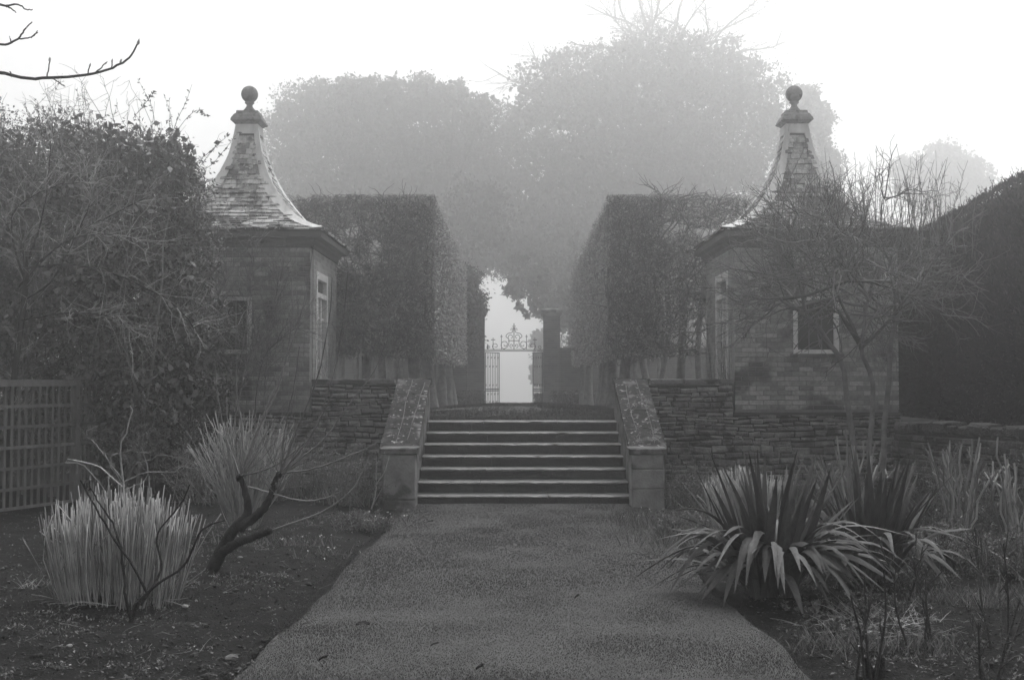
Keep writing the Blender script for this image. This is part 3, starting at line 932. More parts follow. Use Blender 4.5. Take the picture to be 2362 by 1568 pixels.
big_tree('evergreen_oak', 'huge domed evergreen tree looming in mist above the gateway',
         [(1150, 320, 60, 84), (1150, 400, 70, 84), (1165, 470, 70, 84), (1262, 205, 82, 86.4), (1350, 185, 95, 87.5), (1450, 165, 90, 88.6), (1555, 152, 92, 88.6), (1655, 165, 95, 88.6), (1735, 215, 88, 87.5), (1770, 300, 62, 87.5), (1215, 290, 75, 85.4), (1330, 320, 130, 85.4), (1480, 320, 170, 86.4), (1640, 320, 160, 87.5),
          (1240, 420, 105, 84.2), (1400, 480, 190, 84.2), (1600, 470, 190, 86.4), (1740, 440, 90, 87.5), (1700, 540, 120, 86.4), (1500, 610, 180, 83.2), (1240, 560, 95, 82.1), (1320, 640, 110, 82.1), (1195, 520, 70, 75.6), (1420, 740, 110, 83.2), (1580, 700, 140, 84.2), (1700, 660, 120, 86.4), (1390, 830, 75, 83.2), (1530, 830, 90, 83.2), (1650, 820, 90, 84.2)],
         (1500, 87), 125000, .22, csig=.15, inside=.25, lo=.8)
big_tree('evergreen_oak', 'misty evergreen tree just right of the left pavilion finial',
         [(640, 260, 40, 81.6), (735, 225, 42, 81.6), (765, 265, 40, 81.6), (690, 255, 72, 82.2), (660, 340, 75, 82.2), (740, 310, 70, 82.2), (700, 420, 90, 82.2), (690, 540, 110, 82.1), (720, 690, 120, 82.1), (700, 820, 90, 82.1)], (690, 82), 34000, .22, csig=.2, inside=.3)
big_tree('evergreen_oak', 'misty evergreen tree with twin rounded tops, second from the left pavilion',
         [(790, 205, 34, 80), (880, 215, 36, 80), (850, 195, 30, 80), (825, 225, 50, 80.5), (800, 300, 70, 80.5), (860, 280, 60, 80.5), (850, 390, 95, 80.5), (850, 520, 110, 79.9), (850, 670, 120, 79.9), (840, 810, 95, 79.9)], (830, 80.5), 34000, .22, csig=.2, inside=.3)
big_tree('evergreen_oak', 'misty evergreen tree adjoining the huge dome on its left',
         [(900, 200, 30, 80), (965, 205, 36, 80), (1045, 225, 40, 80), (1110, 260, 45, 80), (930, 235, 55, 82.2), (1005, 245, 60, 82.2), (1070, 280, 65, 82.2), (960, 340, 90, 82.2), (1060, 380, 95, 82.2), (1000, 460, 110, 80.5), (1100, 500, 80, 65.7), (1130, 440, 60, 80.5), (1000, 590, 105, 78.9), (1000, 720, 100, 78.9), (985, 825, 80, 78.9), (1110, 590, 60, 78.9)],
         (1010, 80.5), 48000, .22, csig=.18, inside=.3)
big_tree('evergreen_oak', 'small misty tree peeping behind the right pavilion finial',
         [(1858, 215, 32, 91), (1885, 265, 34, 91), (1850, 320, 60, 91), (1880, 390, 60, 91)], (1860, 90), 12000, .27, csig=.2)
big_tree('round_tree', 'very faint distant tree above the yew hedge',
         [(2190, 375, 52, 120), (2110, 410, 50, 120), (2250, 415, 48, 120), (2180, 450, 70, 120)], (2180, 120), 9000, .36, csig=.18)
big_tree('young_tree', 'faint leafy tree seen through the right side of the gateway',
         [(1246, 785, 20, 105), (1252, 830, 24, 105), (1246, 865, 20, 105), (1266, 800, 26, 105)], (1250, 105), 5000, .26, csig=.2)

big_tree('overhanging_tree', 'darker evergreen boughs hanging over the gateway from behind the right hedge',
         [(1240, 530, 85, 88), (1300, 600, 80, 72), (1190, 590, 60, 72), (1200, 630, 40, 62), (1260, 640, 50, 64), (1225, 655, 42, 58.5), (1270, 690, 32, 58.5), (1182, 672, 22, 58), (1200, 696, 22, 58), (1228, 715, 20, 58), (1245, 722, 18, 58), (1300, 690, 40, 58.5), (1350, 540, 90, 86), (1345, 640, 70, 66), (1335, 700, 50, 60), (1318, 748, 34, 59), (1322, 795, 30, 59)],
         (1390, 66), 26000, .17, csig=.17, inside=.2)
big_tree('overhanging_tree', 'dark evergreen beside the left gate pier, hiding its top',
         [(1092, 692, 26, 37.1), (1086, 740, 24, 37.1), (1072, 700, 40, 37.3), (1060, 780, 40, 37.2), (1070, 640, 34, 40), (1040, 690, 40, 39)],
         (1060, 38.6), 12000, .085, csig=.26, inside=.3)

def bare_giant():
    x, Y = (1500-CX)*98/F + CAMX, 98.0
    z = GZ(x, Y)
    root = thing('bare_tree', 'faint tall leafless tree rising behind the huge evergreen dome', 'tree', (x, Y, z), 'tall trees beyond the gate')
    st = []
    for e in ((-1.6, 0, 27), (0.2, .5, 30), (1.6, -.4, 28), (-4.5, 1, 24), (6, 1, 25), (3.6, -1, 27)):
        b = np.array([e[0]*.12, e[1]*.1, 0]); e = np.array(e, float)*1.26
        st.append(spline([b, b + (e-b)*np.array([.25, .25, .4]), b+(e-b)*np.array([.6, .6, .7]), e], 12) + np.concatenate([np.zeros((2, 3)), rng.normal(size=(10, 3))*.15]))
    st = np.array(st)
    T = [tubes(st, taper(6, 12, .42, .05), 7)]
    p, t, _ = along(st, 90, .45, .97)
    l1 = grow(p, t*.5 + rdir(90)*np.array([1.2, .8, .35]) + np.array([0, 0, .15]), rng.uniform(3.6, 10.5, 90), 8, .14, (0, 0, .03))
    T.append(tubes(l1, taper(90, 8, .13, .045), 4))
    p, t, _ = along(l1, 1300, .2, 1)
    l2 = grow(p, t + .8*rdir(1300), rng.uniform(1.1, 3., 1300), 5, .18)
    T.append(tubes(l2, taper(1300, 5, .038, .018), 3))
    p, t, _ = along(l2, 3000, .2, 1)
    l3 = grow(p, t + .8*rdir(3000), rng.uniform(.5, 1.4, 3000), 3, .18)
    T.append(tubes(l3, taper(3000, 3, .02, .012), 3))
    put('branches', mesh_np('branches', *merge(T[1:])), 'bark', root)
    put('trunk', mesh_np('trunk', *T[0], True), 'bark', root)
bare_giant()

# ------------------------------------------------------------------ yew hedge on the right
def yew():
    root = thing('yew_hedge', 'big dark clipped yew hedge with rounded shoulder at the right edge', 'hedge', (8.2, 16, 0))
    o = np.array([8.2, 16, 0])
    ys = np.linspace(22.6, 6.5, 60)
    prof = [(1.05, -.1), (1.1, 1.0), (1.08, 2.2), (1.02, 3.2), (.86, 3.9), (.55, 4.32), (.15, 4.52)]
    pf = spline(prof, 30); pf = np.concatenate([pf, np.stack([-pf[::-1, 0], pf[::-1, 1]], 1)])
    def surf(u, v):
        y = np.interp(u, np.linspace(0, 1, len(ys)), ys)
        xc = np.interp(y, [6.5, 12, 15, 18, 22.6], [9.4, 9.2, 8.6, 7.75, 7.45])
        k = v*(len(pf)-1); i = np.minimum(k.astype(int), len(pf)-2); f = k-i
        r = pf[i]*(1-f)[:, None] + pf[i+1]*f[:, None]
        ends = np.clip((22.6-y)/1.2, 0, 1)**.45
        hs = np.interp(y, [6.5, 13, 16, 19, 22.6], [1.15, 1.16, 1.12, 1.0, .95])
        return np.stack([xc - r[:, 0]*(.25+.75*ends), y, r[:, 1]*hs*(.55+.45*ends)], 1)
    U, Vv = np.meshgrid(np.linspace(0, 1, 70), np.linspace(0, 1, 50), indexing='ij')
    q = surf(U.ravel(), Vv.ravel())
    q = q + .12*fbm(q*1.8, 3, 3)[:, None]*np.array([1, .3, .8])
    idx = np.arange(70*50).reshape(70, 50)
    Fq = np.stack([idx[:-1, :-1], idx[1:, :-1], idx[1:, 1:], idx[:-1, 1:]], -1).reshape(-1, 4)
    cent = np.array([np.interp(q[:, 1], [6.5, 12, 15, 18, 22.6], [9.4, 9.2, 8.6, 7.75, 7.45]), q[:, 1], 0*q[:, 0]+1.8]).T
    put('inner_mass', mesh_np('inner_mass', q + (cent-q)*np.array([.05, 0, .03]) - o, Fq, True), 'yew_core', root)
    n = 76000
    p = surf(rng.uniform(0, 1, n)**.8, rng.uniform(0, .72, n))
    p = p + .12*fbm(p*1.8, 3, 3)[:, None]*np.array([1, .3, .8])
    c = np.array([np.interp(p[:, 1], [6.5, 12, 15, 18, 22.6], [9.4, 9.2, 8.6, 7.75, 7.45]), p[:, 1], 0*p[:, 0]+1.8]).T
    out = nz(p-c)
    p = p + out*(rng.normal(size=n)*.025)[:, None]
    V, Fq = leaves(p - o, out*.5 + rdir(n)*.8 + np.array([0, 0, .5]), rng.uniform(.045, .11, n), .026)
    put('foliage', mesh_np('foliage', V, Fq), 'leaf_yew', root, kind='stuff')
    # loose shoots breaking the top line
    n = 900
    p = surf(rng.uniform(0, .95, n), rng.uniform(.30, .55, n)) - o
    g = grow(p, np.array([[-.15, 0, 1]]) + .35*rdir(n), rng.uniform(.06, .24, n), 4, .15)
    T = [tubes(g, taper(n, 4, .004, .002), 3)]
    pp, t, _ = along(g, 9000, .1, 1)
    T.append(leaves(pp, t*.5 + rdir(9000), .03, .011))
    put('shoots', mesh_np('shoots', *merge(T)), 'leaf_yew', root, kind='stuff')
yew()

# ------------------------------------------------------------------ crab apple before the right pavilion
def crab_apple():
    Y = 14.6
    b0 = P(2000, 1075, Y); b0[2] = 0
    root = thing('crab_apple_tree', 'bare many-stemmed small tree with a dense twiggy dome, before the right pavilion', 'tree', tuple(b0))
    stems = []
    for pts, r in (([(1972, 1150, Y), (1965, 1022, Y), (1945, 858, Y-.05), (1917, 796, Y-.1), (1868, 735, Y-.2), (1800, 690, Y-.3)], .045),
                   ([(2003, 1150, Y), (2001, 1033, Y), (2013, 886, Y+.05), (1990, 818, Y+.05), (1996, 717, Y), (2024, 615, Y)], .04),
                   ([(2028, 1150, Y+.1), (2035, 1033, Y+.1), (2047, 886, Y+.15), (2058, 773, Y+.15), (2090, 690, Y+.25), (2130, 640, Y+.3)], .044)):
        s_ = spline([P(*q) for q in pts], 16); s_[0, 2] = -.05
        s_ = s_ + rng.normal(size=s_.shape)*.008
        rr_ = taper(1, 16, r, .02)
        put('trunk', mesh_np('trunk', *tubes((s_-b0)[None], rr_, 8), True), 'bark_grey', root)
        stems.append(s_)
    st = np.array(stems)
    c = P(1962, 675, Y); R = np.array([1.58, 1.35, 1.2])
    def inside(p): return np.sum(((p-c)/R)**2, axis=-1)
    T = []
    n1 = 28
    p, t, _ = along(st, n1, .55, 1)
    tgt = c + rdir(n1)*R*np.array([1, 1, .75]) + np.array([0, 0, .05])
    l1 = np.stack([spline([p[i], p[i]*.5+tgt[i]*.5+np.array([0, 0, .28])+rng.normal(size=3)*.1, tgt[i]], 9) for i in range(n1)]) + rng.normal(size=(n1, 9, 3))*.018
    T.append(tubes(l1, taper(n1, 9, .024, .006), 5))
    p, t, _ = along(l1, 440, .2, 1)
    tt_ = (p[:, 0] > 3.35) & (p[:, 0] < 4.35) & (p[:, 2] > 1.9) & (p[:, 2] < 2.95)      # an open patch low in the dome
    p = np.where((tt_ & (rng.uniform(size=len(p)) < .75))[:, None], p + np.array([0, 0, .9]), p)
    l2 = grow(p, t*.6 + .9*rdir(440) + nz(p-c)*.5, rng.uniform(.3, .75, 440), 7, .22, (0, 0, .02))
    T.append(tubes(l2, taper(440, 7, .008, .0035), 4))
    p, t, _ = along(l2, 3000, .15, 1)
    d = t*.5 + .9*rdir(3000) + nz(p-c)*.45
    l3 = grow(p, d, rng.uniform(.12, .42, 3000), 5, .2, (0, 0, .03))
    T.append(tubes(l3, taper(3000, 5, .0046, .0022), 3))
    # water shoots rising from the top
    n = 150
    a = rng.uniform(0, 2*pi, n); q = np.sqrt(rng.uniform(0, 1, n))
    b = c + np.stack([R[0]*.8*q*np.cos(a)+.3, R[1]*.6*q*np.sin(a), R[2]*.72*np.sqrt(1-q**2*.8)], 1)
    wsh = grow(b, np.array([[0, 0, 1]]) + .28*rdir(n), rng.uniform(.4, 1.15, n), 7, .09, (0, 0, .06))
    T.append(tubes(wsh, taper(n, 7, .0048, .002), 4))
    p, t, _ = along(wsh, 1100, .15, .95)
    l5 = grow(p, t*.4 + .8*rdir(1100) + np.array([0, 0, .4]), rng.uniform(.05, .22, 1100), 4, .2)
    T.append(tubes(l5, taper(1100, 4, .003, .0016), 3))
    V, Fq = merge(T)
    put('crown', mesh_np('crown', V - b0, Fq), 'twig', root, kind='stuff')
crab_apple()

# ------------------------------------------------------------------ left: trellis, leafy climber mass, bare shrubs
def trellis():
    A, B = np.array([-6.85, 13.35]), np.array([-6.02, 15.25])
    d = B-A; Ln = float(np.linalg.norm(d)); ang = math.atan2(d[1], d[0])
    root = thing('trellis_fence', 'weathered timber trellis fence panel below the leafy shrub', 'fence', (A[0], A[1], 0))
    root.rotation_euler = (0, 0, ang)
    W_ = .034
    for i in range(19):
        x = .04 + i*(Ln-.1)/18
        put('slat', MB().box(x-W_/2, x+W_/2, .0, .018, .05, 1.62).mesh('slat'), 'timber', root)
    for z in (.07, .31, .57, .83, 1.09, 1.35):
        put('rail', MB().box(-.3, Ln-.035, -.026, -.003, z-.019, z+.019).mesh('rail'), 'timber', root)
    put('top_rail', MB().box(-.3, Ln+.06, -.055, .05, 1.60, 1.655).box(-.3, Ln+.04, -.035, .03, 1.657, 1.685).mesh('top_rail'), 'timber', root)
    put('post', MB().box(Ln-.03, Ln+.045, -.04, .04, 0, 1.598).mesh('post'), 'timber', root)
    put('post_cap', MB().box(Ln-.11, Ln+.10, -.07, .07, 1.688, 1.735).mesh('post_cap'), 'timber', root)
    # return panel going away from the corner
    for i in range(5):
        x = Ln + .07 + i*.07
        put('slat', MB().box(x-.013, x+.013, .02, .038, .05, 1.6).mesh('slat'), 'timber', root)
    for z in (.31, .57, .83, 1.09, 1.35):
        put('rail', MB().box(Ln+.047, Ln+.38, -.006, .017, z-.018, z+.018).mesh('rail'), 'timber', root)
trellis()

def climber():
    blobs = [(20, 400, 120, 16.4), (130, 390, 115, 16.3), (250, 385, 110, 16.1), (350, 390, 95, 15.9), (405, 450, 78, 15.7), (60, 560, 190, 16.6), (220, 560, 190, 16.2), (370, 560, 110, 15.8),
             (100, 740, 200, 16.6), (290, 740, 170, 16.0), (395, 680, 75, 15.7), (300, 870, 130, 15.9), (330, 960, 90, 15.7), (260, 1020, 90, 15.9), (120, 900, 150, 16.8), (-80, 500, 200, 16.8), (-80, 800, 220, 17), (455, 620, 45, 15.8), (450, 760, 50, 16), (440, 880, 60, 16.1), (430, 1000, 60, 16.2), (492, 715, 36, 16.7), (490, 810, 42, 16.7), (480, 920, 48, 16.7)]
    o = P(250, 1130, 16.0); o[2] = 0
    root = thing('climbing_shrub', 'large leafy evergreen shrub mounded over the trellis fence', 'shrub', tuple(o))
    n = 122000
    p, d, B, R = blob_points(blobs, n, lo=.80, hi=1.03, inside=.3, csig=.2, per=60, depth=.7)
    k = p[:, 2] > .1
    p, d = p[k], d[k]
    ci, cd, _, _ = blob_points(blobs, 22000, lo=.6, hi=.82, inside=.2, csig=.25, per=60, depth=.7)
    V0, F0 = leaves(ci[ci[:, 2] > .1]-o, rdir(int((ci[:, 2] > .1).sum())), .13, .08)
    put('inner_foliage', mesh_np('inner_foliage', V0, F0), 'leaf_ever', root, kind='stuff')
    V, Fq = leaves(p-o, d*.4 + rdir(len(p))*.7 + np.array([0, -.2, -.35]), rng.uniform(.035, .075, len(p)), rng.uniform(.016, .03, len(p)))
    put('foliage', mesh_np('foliage', V, Fq), 'leaf_ever', root, kind='stuff')
    T = []
    # stems rising inside
    b = np.stack([rng.uniform(-7.4, -5.0, 26), rng.uniform(15.7, 16.7, 26), np.zeros(26)], 1)
    g = grow(b, np.array([[0, 0, 1]]) + .25*rdir(26), rng.uniform(2.5, 4.8, 26), 10, .09, (0, 0, .05))
    T.append(tubes(g, taper(26, 10, .03, .008), 5))
    # wiry shoots, some with leaves, breaking out of the top and the right flank
    LV = []
    i = rng.choice(len(p), 900)
    g = grow(p[i], d[i]*.8 + .7*rdir(900) + np.array([0, -.1, .25]), rng.uniform(.15, .6, 900), 6, .22, (0, 0, -.01))
    T.append(tubes(g, taper(900, 6, .0035, .0015), 3))
    top = p[(p[:, 2] > 4.25)]
    i = rng.choice(len(top), 130)
    g = grow(top[i], np.array([[.05, 0, 1.]]) + .55*rdir(130), rng.uniform(.25, .95, 130), 8, .12, (0, 0, .02))
    T.append(tubes(g, taper(130, 8, .005, .002), 3))
    q, t, _ = along(g[60:], 1200, .2, 1)
    LV.append(leaves(q-o, t*.4 + rdir(1200), rng.uniform(.03, .06, 1200), .02))
    q, t, _ = along(g[:60], 420, .3, 1)
    g2 = grow(q, t*.5+.8*rdir(420), rng.uniform(.08, .3, 420), 4, .2)
    T.append(tubes(g2, taper(420, 4, .003, .0015), 3))
    for pts in ([(400, 300, 15.6), (430, 262, 15.5), (455, 250, 15.4), (470, 262, 15.4)], [(300, 270, 15.8), (335, 225, 15.7), (350, 205, 15.7)], [(440, 380, 15.5), (480, 345, 15.4), (520, 310, 15.3)], [(450, 400, 15.5), (490, 370, 15.3), (515, 340, 15.2), (545, 300, 15.2)]):
        (tv, s_) = stroke(pts, .005, .002, 10, 0.004, 4)
        T.append(tv)
        q, t, _ = along(s_[None], 26, .25, 1)
        LV.append(leaves(q-o, t*.5 + rdir(26), rng.uniform(.045, .07, 26), .026))
    V, Fq = merge(T)
    put('stems', mesh_np('stems', V-o, Fq), 'twig', root, kind='stuff')
    put('leafy_shoots', mesh_np('leafy_shoots', *merge(LV)), 'leaf_ever', root, kind='stuff')
climber()

def stroke_plant(name, label, cat, strokes, base, m, twigs=None, S=5, K=14, jit=.006, extra=None, group=None):
    o = np.array(base, float)
    root = thing(name, label, cat, tuple(o), group)
    T, paths = [], []
    for pts, r0, r1 in strokes:
        tv, s_ = stroke(pts, r0, r1, K, jit, S); T.append(tv); paths.append(s_)
    V, Fq = merge(T)
    put('branches', mesh_np('branches', V-o, Fq, True), m, root)
    if twigs:
        n, l0, l1, r, up, tm = twigs
        p, t, _ = along(np.array(paths), n, .25, 1)
        g = grow(p, t*.7 + .8*rdir(n) + np.array([0, 0, up]), rng.uniform(l0, l1, n), 6, .18, (0, 0, .03*up))
        V, Fq = tubes(g, taper(n, 6, r, r*.45), 3)
        V2 = [(V, Fq)]
        p, t, _ = along(g, n*4, .2, 1)
        g2 = grow(p, t*.6+.8*rdir(n*4), rng.uniform(l0*.35, l1*.45, n*4), 4, .2, (0, 0, .02*up))
        V2.append(tubes(g2, taper(n*4, 4, r*.55, r*.3), 3))
        V, Fq = merge(V2)
        put('twigs', mesh_np('twigs', V-o, Fq), tm, root, kind='stuff')
    return root

Y = 14.7
b = P(40, 1150, Y); b[2] = 0
stroke_plant('bare_shrub', 'tangled leafless shrub with arching dark branches before the leafy mound', 'shrub',
    [([(20, 1215, Y), (30, 900, Y), (55, 640, Y), (45, 560, Y)], .05, .03), ([(52, 650, Y), (90, 600, Y-.1), (170, 540, Y-.2), (260, 490, Y-.2), (330, 455, Y-.3)], .02, .005),
     ([(50, 640, Y), (20, 530, Y), (40, 470, Y), (130, 425, Y-.1), (200, 420, Y-.1)], .016, .004), ([(52, 620, Y), (120, 610, Y-.2), (230, 620, Y-.3), (330, 660, Y-.4), (420, 720, Y-.5), (470, 800, Y-.5)], .018, .004),
     ([(40, 700, Y), (120, 640, Y), (200, 470, Y), (195, 400, Y)], .014, .004), ([(60, 600, Y), (95, 480, Y), (110, 330, Y), (115, 270, Y)], .014, .003),
     ([(45, 560, Y), (-20, 480, Y), (-60, 420, Y)], .02, .006), ([(48, 740, Y), (150, 720, Y-.3), (250, 730, Y-.5), (300, 760, Y-.5)], .012, .003), ([(40, 660, Y), (140, 560, Y-.3), (240, 540, Y-.4), (350, 560, Y-.6)], .012, .003)],
    b, 'bark_black', (260, .25, .8, .0045, .25, 'twig_pale'))

b = P(560, 1100, 16.6); b[2] = 0
stroke_plant('wall_shrub', 'fine upright bare twigs growing up the left pavilion brickwork', 'shrub',
    [([(500, 1120, 16.6), (505, 900, 16.8), (510, 740, 17.2), (520, 620, 17.3)], .012, .003), ([(540, 1120, 16.6), (545, 900, 16.9), (575, 700, 17.3), (585, 580, 17.4)], .012, .003), ([(600, 1120, 16.7), (610, 880, 17.0), (630, 720, 17.3), (650, 620, 17.4)], .010, .003),
     ([(470, 1120, 16.4), (470, 880, 16.5), (480, 720, 17.0), (490, 560, 17.2)], .012, .003), ([(580, 1120, 16.6), (600, 850, 16.9), (665, 770, 17.1), (690, 760, 17.2)], .012, .004), ([(520, 1120, 16.4), (560, 870, 16.6), (600, 790, 16.9), (560, 830, 16.9)], .012, .003),
     ([(430, 1120, 15.8), (440, 980, 16.0), (450, 860, 16.2), (480, 800, 16.4)], .02, .004)],
    b, 'twig', (620, .25, .75, .0042, .6, 'twig'))

# magnolia limbs reaching in at the top-left, from a trunk just out of frame
def magnolia():
    Yb = 6.6
    o = np.array([-4.25, 6.4, 0.])
    root = thing('magnolia_tree', 'near bare magnolia branches with fat buds, top left corner', 'tree', tuple(o))
    tr = np.array([(-4.25, 6.4, -.1), (-4.3, 6.45, 1.2), (-4.15, 6.4, 2.3), (-4.3, 6.5, 3.4), (-4.2, 6.5, 4.6)])
    s_ = spline(tr, 12)
    put('trunk', mesh_np('trunk', *tubes((s_-o)[None], taper(1, 12, .10, .03), 9), True), 'bark_grey', root)
    A = P(0, 163, Yb)
    T = []
    def br(pts, r0, r1, K=16): tv, q = stroke(pts, r0, r1, K, .0015, 6); T.append(tv); return q
    lead = spline([s_[8], (s_[8]+A)/2 + np.array([0, 0, .12]), A], 8); T.append(tubes(lead[None], taper(1, 8, .025, .0105), 6))
    br([(0, 163, Yb), (50, 175, Yb), (120, 173, Yb), (200, 165, Yb), (255, 148, Yb), (290, 125, Yb), (308, 95, Yb)], .0105, .0045, 24)
    B = P(0, 96, Yb+.2)
    T.append(tubes(spline([s_[9], (s_[9]+B)/2, B], 8)[None], taper(1, 8, .02, .007), 6))
    br([(0, 96, Yb+.2), (30, 82, Yb+.2), (45, 60, Yb+.2), (62, 42, Yb+.2)], .007, .003); br([(28, 83, Yb+.2), (55, 80, Yb+.2), (75, 68, Yb+.2)], .005, .003)
    Cc = P(0, 5, Yb+.1)
    T.append(tubes(spline([s_[10], (s_[10]+Cc)/2, Cc], 8)[None], taper(1, 8, .02, .007), 6))
    br([(0, 5, Yb+.1), (10, 10, Yb+.1), (24, 20, Yb+.1)], .006, .003); br([(0, 4, Yb+.1), (30, 2, Yb+.1), (45, 12, Yb+.1), (62, 15, Yb+.1)], .006, .003)
    buds = []
    for x0, y0, x1, y1 in ((97, 172, 104, 135), (192, 166, 197, 148), (212, 161, 232, 142), (247, 152, 249, 138), (264, 145, 268, 138), (110, 175, 134, 190), (12, 160, 14, 168), (12, 90, 10, 80), (60, 79, 72, 66), (42, 62, 48, 57)):
        br([(x0, y0, Yb), ((x0+x1)/2+1, (y0+y1)/2, Yb), (x1, y1, Yb)], .004, .003, 6)
        buds.append(((x1, y1), (x1-x0, y1-y0), 5 if x1 > 90 else 3))
    buds.append(((309, 96), (3, -14), 8)); buds.append(((104, 136), (-1, -10), 6)); buds.append(((269, 140), (1, -10), 6))
    V, Fq = merge(T)
    put('branches', mesh_np('branches', V-o, Fq, True), 'bark', root)
    for (x, y), (dx, dy), sz in buds:
        n_ = math.hypot(dx, dy) or 1; dx, dy = dx/n_, dy/n_
        L = sz*1.9
        pts = np.array([P(x+dx*L*t, y+dy*L*t, Yb) for t in np.linspace(0, 1, 6)])
        rad = np.array([[.6, 1.0, 1.0, .75, .4, .05]])*sz*.42*Yb/F
        put('bud', mesh_np('bud', *tubes((pts-o)[None], rad, 7), True), 'twig_pale', root)
magnolia()

def cut_clump(name, label, x0, x1, ybase, ytop, Yc, n, m, r, splay=.10, hvar=.07, ry=.6, fan=0.0, cat='plant', group=None, hooks=0):
    cx = (x0+x1)/2; c = P(cx, ybase, Yc); c[2] = 0
    root = thing(name, label, cat, tuple(c), group)
    half = (x1-x0)/2*Yc/F
    h = (CAMZ - (ytop-CY)*Yc/F)
    a = rng.uniform(0, 2*pi, n); q = np.sqrt(rng.uniform(0, 1, n))
    foot = 1 - fan
    b = np.stack([half*q*np.cos(a)*foot, half*ry*q*np.sin(a)*foot, 0*a-.03], 1)
    t = np.stack([half*q*np.cos(a)*(1+splay*.5), half*ry*q*np.sin(a)*(1+splay*.5), h*(1-.27*q**2.2 + hvar*rng.normal(size=n)*.6)], 1) + rng.normal(size=(n, 3))*np.array([.05, .05, 0])
    K = 5
    s_ = np.linspace(0, 1, K)[None, :, None]
    g = b[:, None]*(1-s_) + t[:, None]*s_
    bow = (s_*(1-s_))*4*(rng.normal(size=(n, 1, 3))*.014 + (np.stack([np.cos(a), np.sin(a)*ry, 0*a], 1)*half*q[:, None]*fan*.18)[:, None])
    g = g + bow
    br_ = rng.uniform(size=n) < .10
    g[br_, 3:] += (rng.normal(size=(int(br_.sum()), 1, 3))*np.array([.10, .08, .03]) - np.array([0, 0, .08]))*np.array([[[.4]], [[1.]]])[:, :, 0][None]
    V, Fq = tubes(g, taper(n, K, rng.uniform(.75, 1.25, n)*r, rng.uniform(.7, 1.1, n)*r*.85), 4)
    parts = [(V, Fq)]
    # capped ends
    idx = np.arange(n*K*4).reshape(n, K, 4)[:, -1, :]
    parts[0] = (V, np.concatenate([Fq, idx]))
    # loose straws leaning out at the foot
    k = max(10, n//14)
    aa = rng.uniform(0, 2*pi, k)
    bb = np.stack([half*.95*np.cos(aa)*foot, half*ry*.95*np.sin(aa)*foot, .02+0*aa], 1)
    gg = grow(bb, np.stack([np.cos(aa)*.6, np.sin(aa)*.6-.1, rng.uniform(.1, 1, k)], 1), rng.uniform(.1, .35, k), 4, .15, (0, 0, -.1))
    parts.append(tubes(gg, taper(k, 4, r*.7, r*.4), 3))
    Vm, Fm = merge(parts)
    put('cut_stems', mesh_np('cut_stems', Vm, Fm), m, root, kind='stuff')
    return root
cut_clump('grass_clump', 'big pale clump of cut-back straw stems in the left bed', 118, 436, 1395, 1134, 8.75, 430, 'straw', .0043, .2, .11, .62, .14)
cut_clump('grass_clump', 'pale cut-back straw clump behind the sword-leaved plants', 1632, 1790, 1160, 1076, 12.6, 230, 'straw_dull', .006, .25, .06, .6, .15)

def stool(name, label, x0, x1, ybase, ytop, Yc, n, m, r, cut=True, group=None, knot=.3):
    """pruned shrub: kinked stems fanning from a low stool, forked once, ends cut"""
    cx = (x0+x1)/2; c = P(cx, ybase, Yc); c[2] = 0
    root = thing(name, label, 'shrub', tuple(c), group)
    half = (x1-x0)/2*Yc/F; h = (CAMZ - (ytop-CY)*Yc/F)
    a = rng.uniform(0, 2*pi, n); q = np.sqrt(rng.uniform(0, 1, n))
    tip = np.stack([half*q*np.cos(a), half*.6*q*np.sin(a), h*(1-.22*q**2 + .13*rng.normal(size=n))], 1)
    b = tip*np.array([knot, knot, 0]) + rng.normal(size=(n, 3))*.02; b[:, 2] = -.03
    K = 7; s_ = np.linspace(0, 1, K)[None, :, None]
    g = b[:, None]*(1-s_) + tip[:, None]*s_ + 4*s_*(1-s_)*(np.stack([-half*q*np.cos(a)*.06, -half*.6*q*np.sin(a)*.06, .02*h+0*a], 1))[:, None]
    g[:, 1:-1] += rng.normal(size=(n, K-2, 3))*.017
    T = [tubes(g, taper(n, K, r*1.5, r), 5)]
    k = n
    p, t, _ = along(g, k, .55, .85)
    f2 = grow(p, t*.7 + .5*rdir(k) + np.array([0, 0, .5]), rng.uniform(.08, .28, k), 4, .22, (0, 0, .1))
    T.append(tubes(f2, taper(k, 4, r, r*.85), 4))
    V, Fq = merge(T)
    put('stems', mesh_np('stems', V, Fq), m, root, kind='stuff')
    ends = np.concatenate([g[:, -1], f2[:, -1]])
    return root
stool('pruned_shrub', 'pale pruned stems fanning upward behind the leaning stump at left', 430, 700, 1225, 985, 12.6, 230, 'straw_dull', .0044, knot=.14)
stool('pruned_shrub', 'cut-back shrub stems just behind the sword-leaved plants, below the crab apple', 1850, 2080, 1180, 1035, 12.2, 24, 'twig_pale', .0085, knot=.2)
stool('pruned_shrub', 'cut-back pale stems before the dry-stone wall at right', 2110, 2300, 1180, 1020, 11.6, 24, 'twig_pale', .0085, knot=.25)
stool('pruned_shrub', 'lower cut-back stems at the far right edge of the bed', 2250, 2420, 1230, 1060, 10.6, 18, 'twig_pale', .0085, knot=.3)

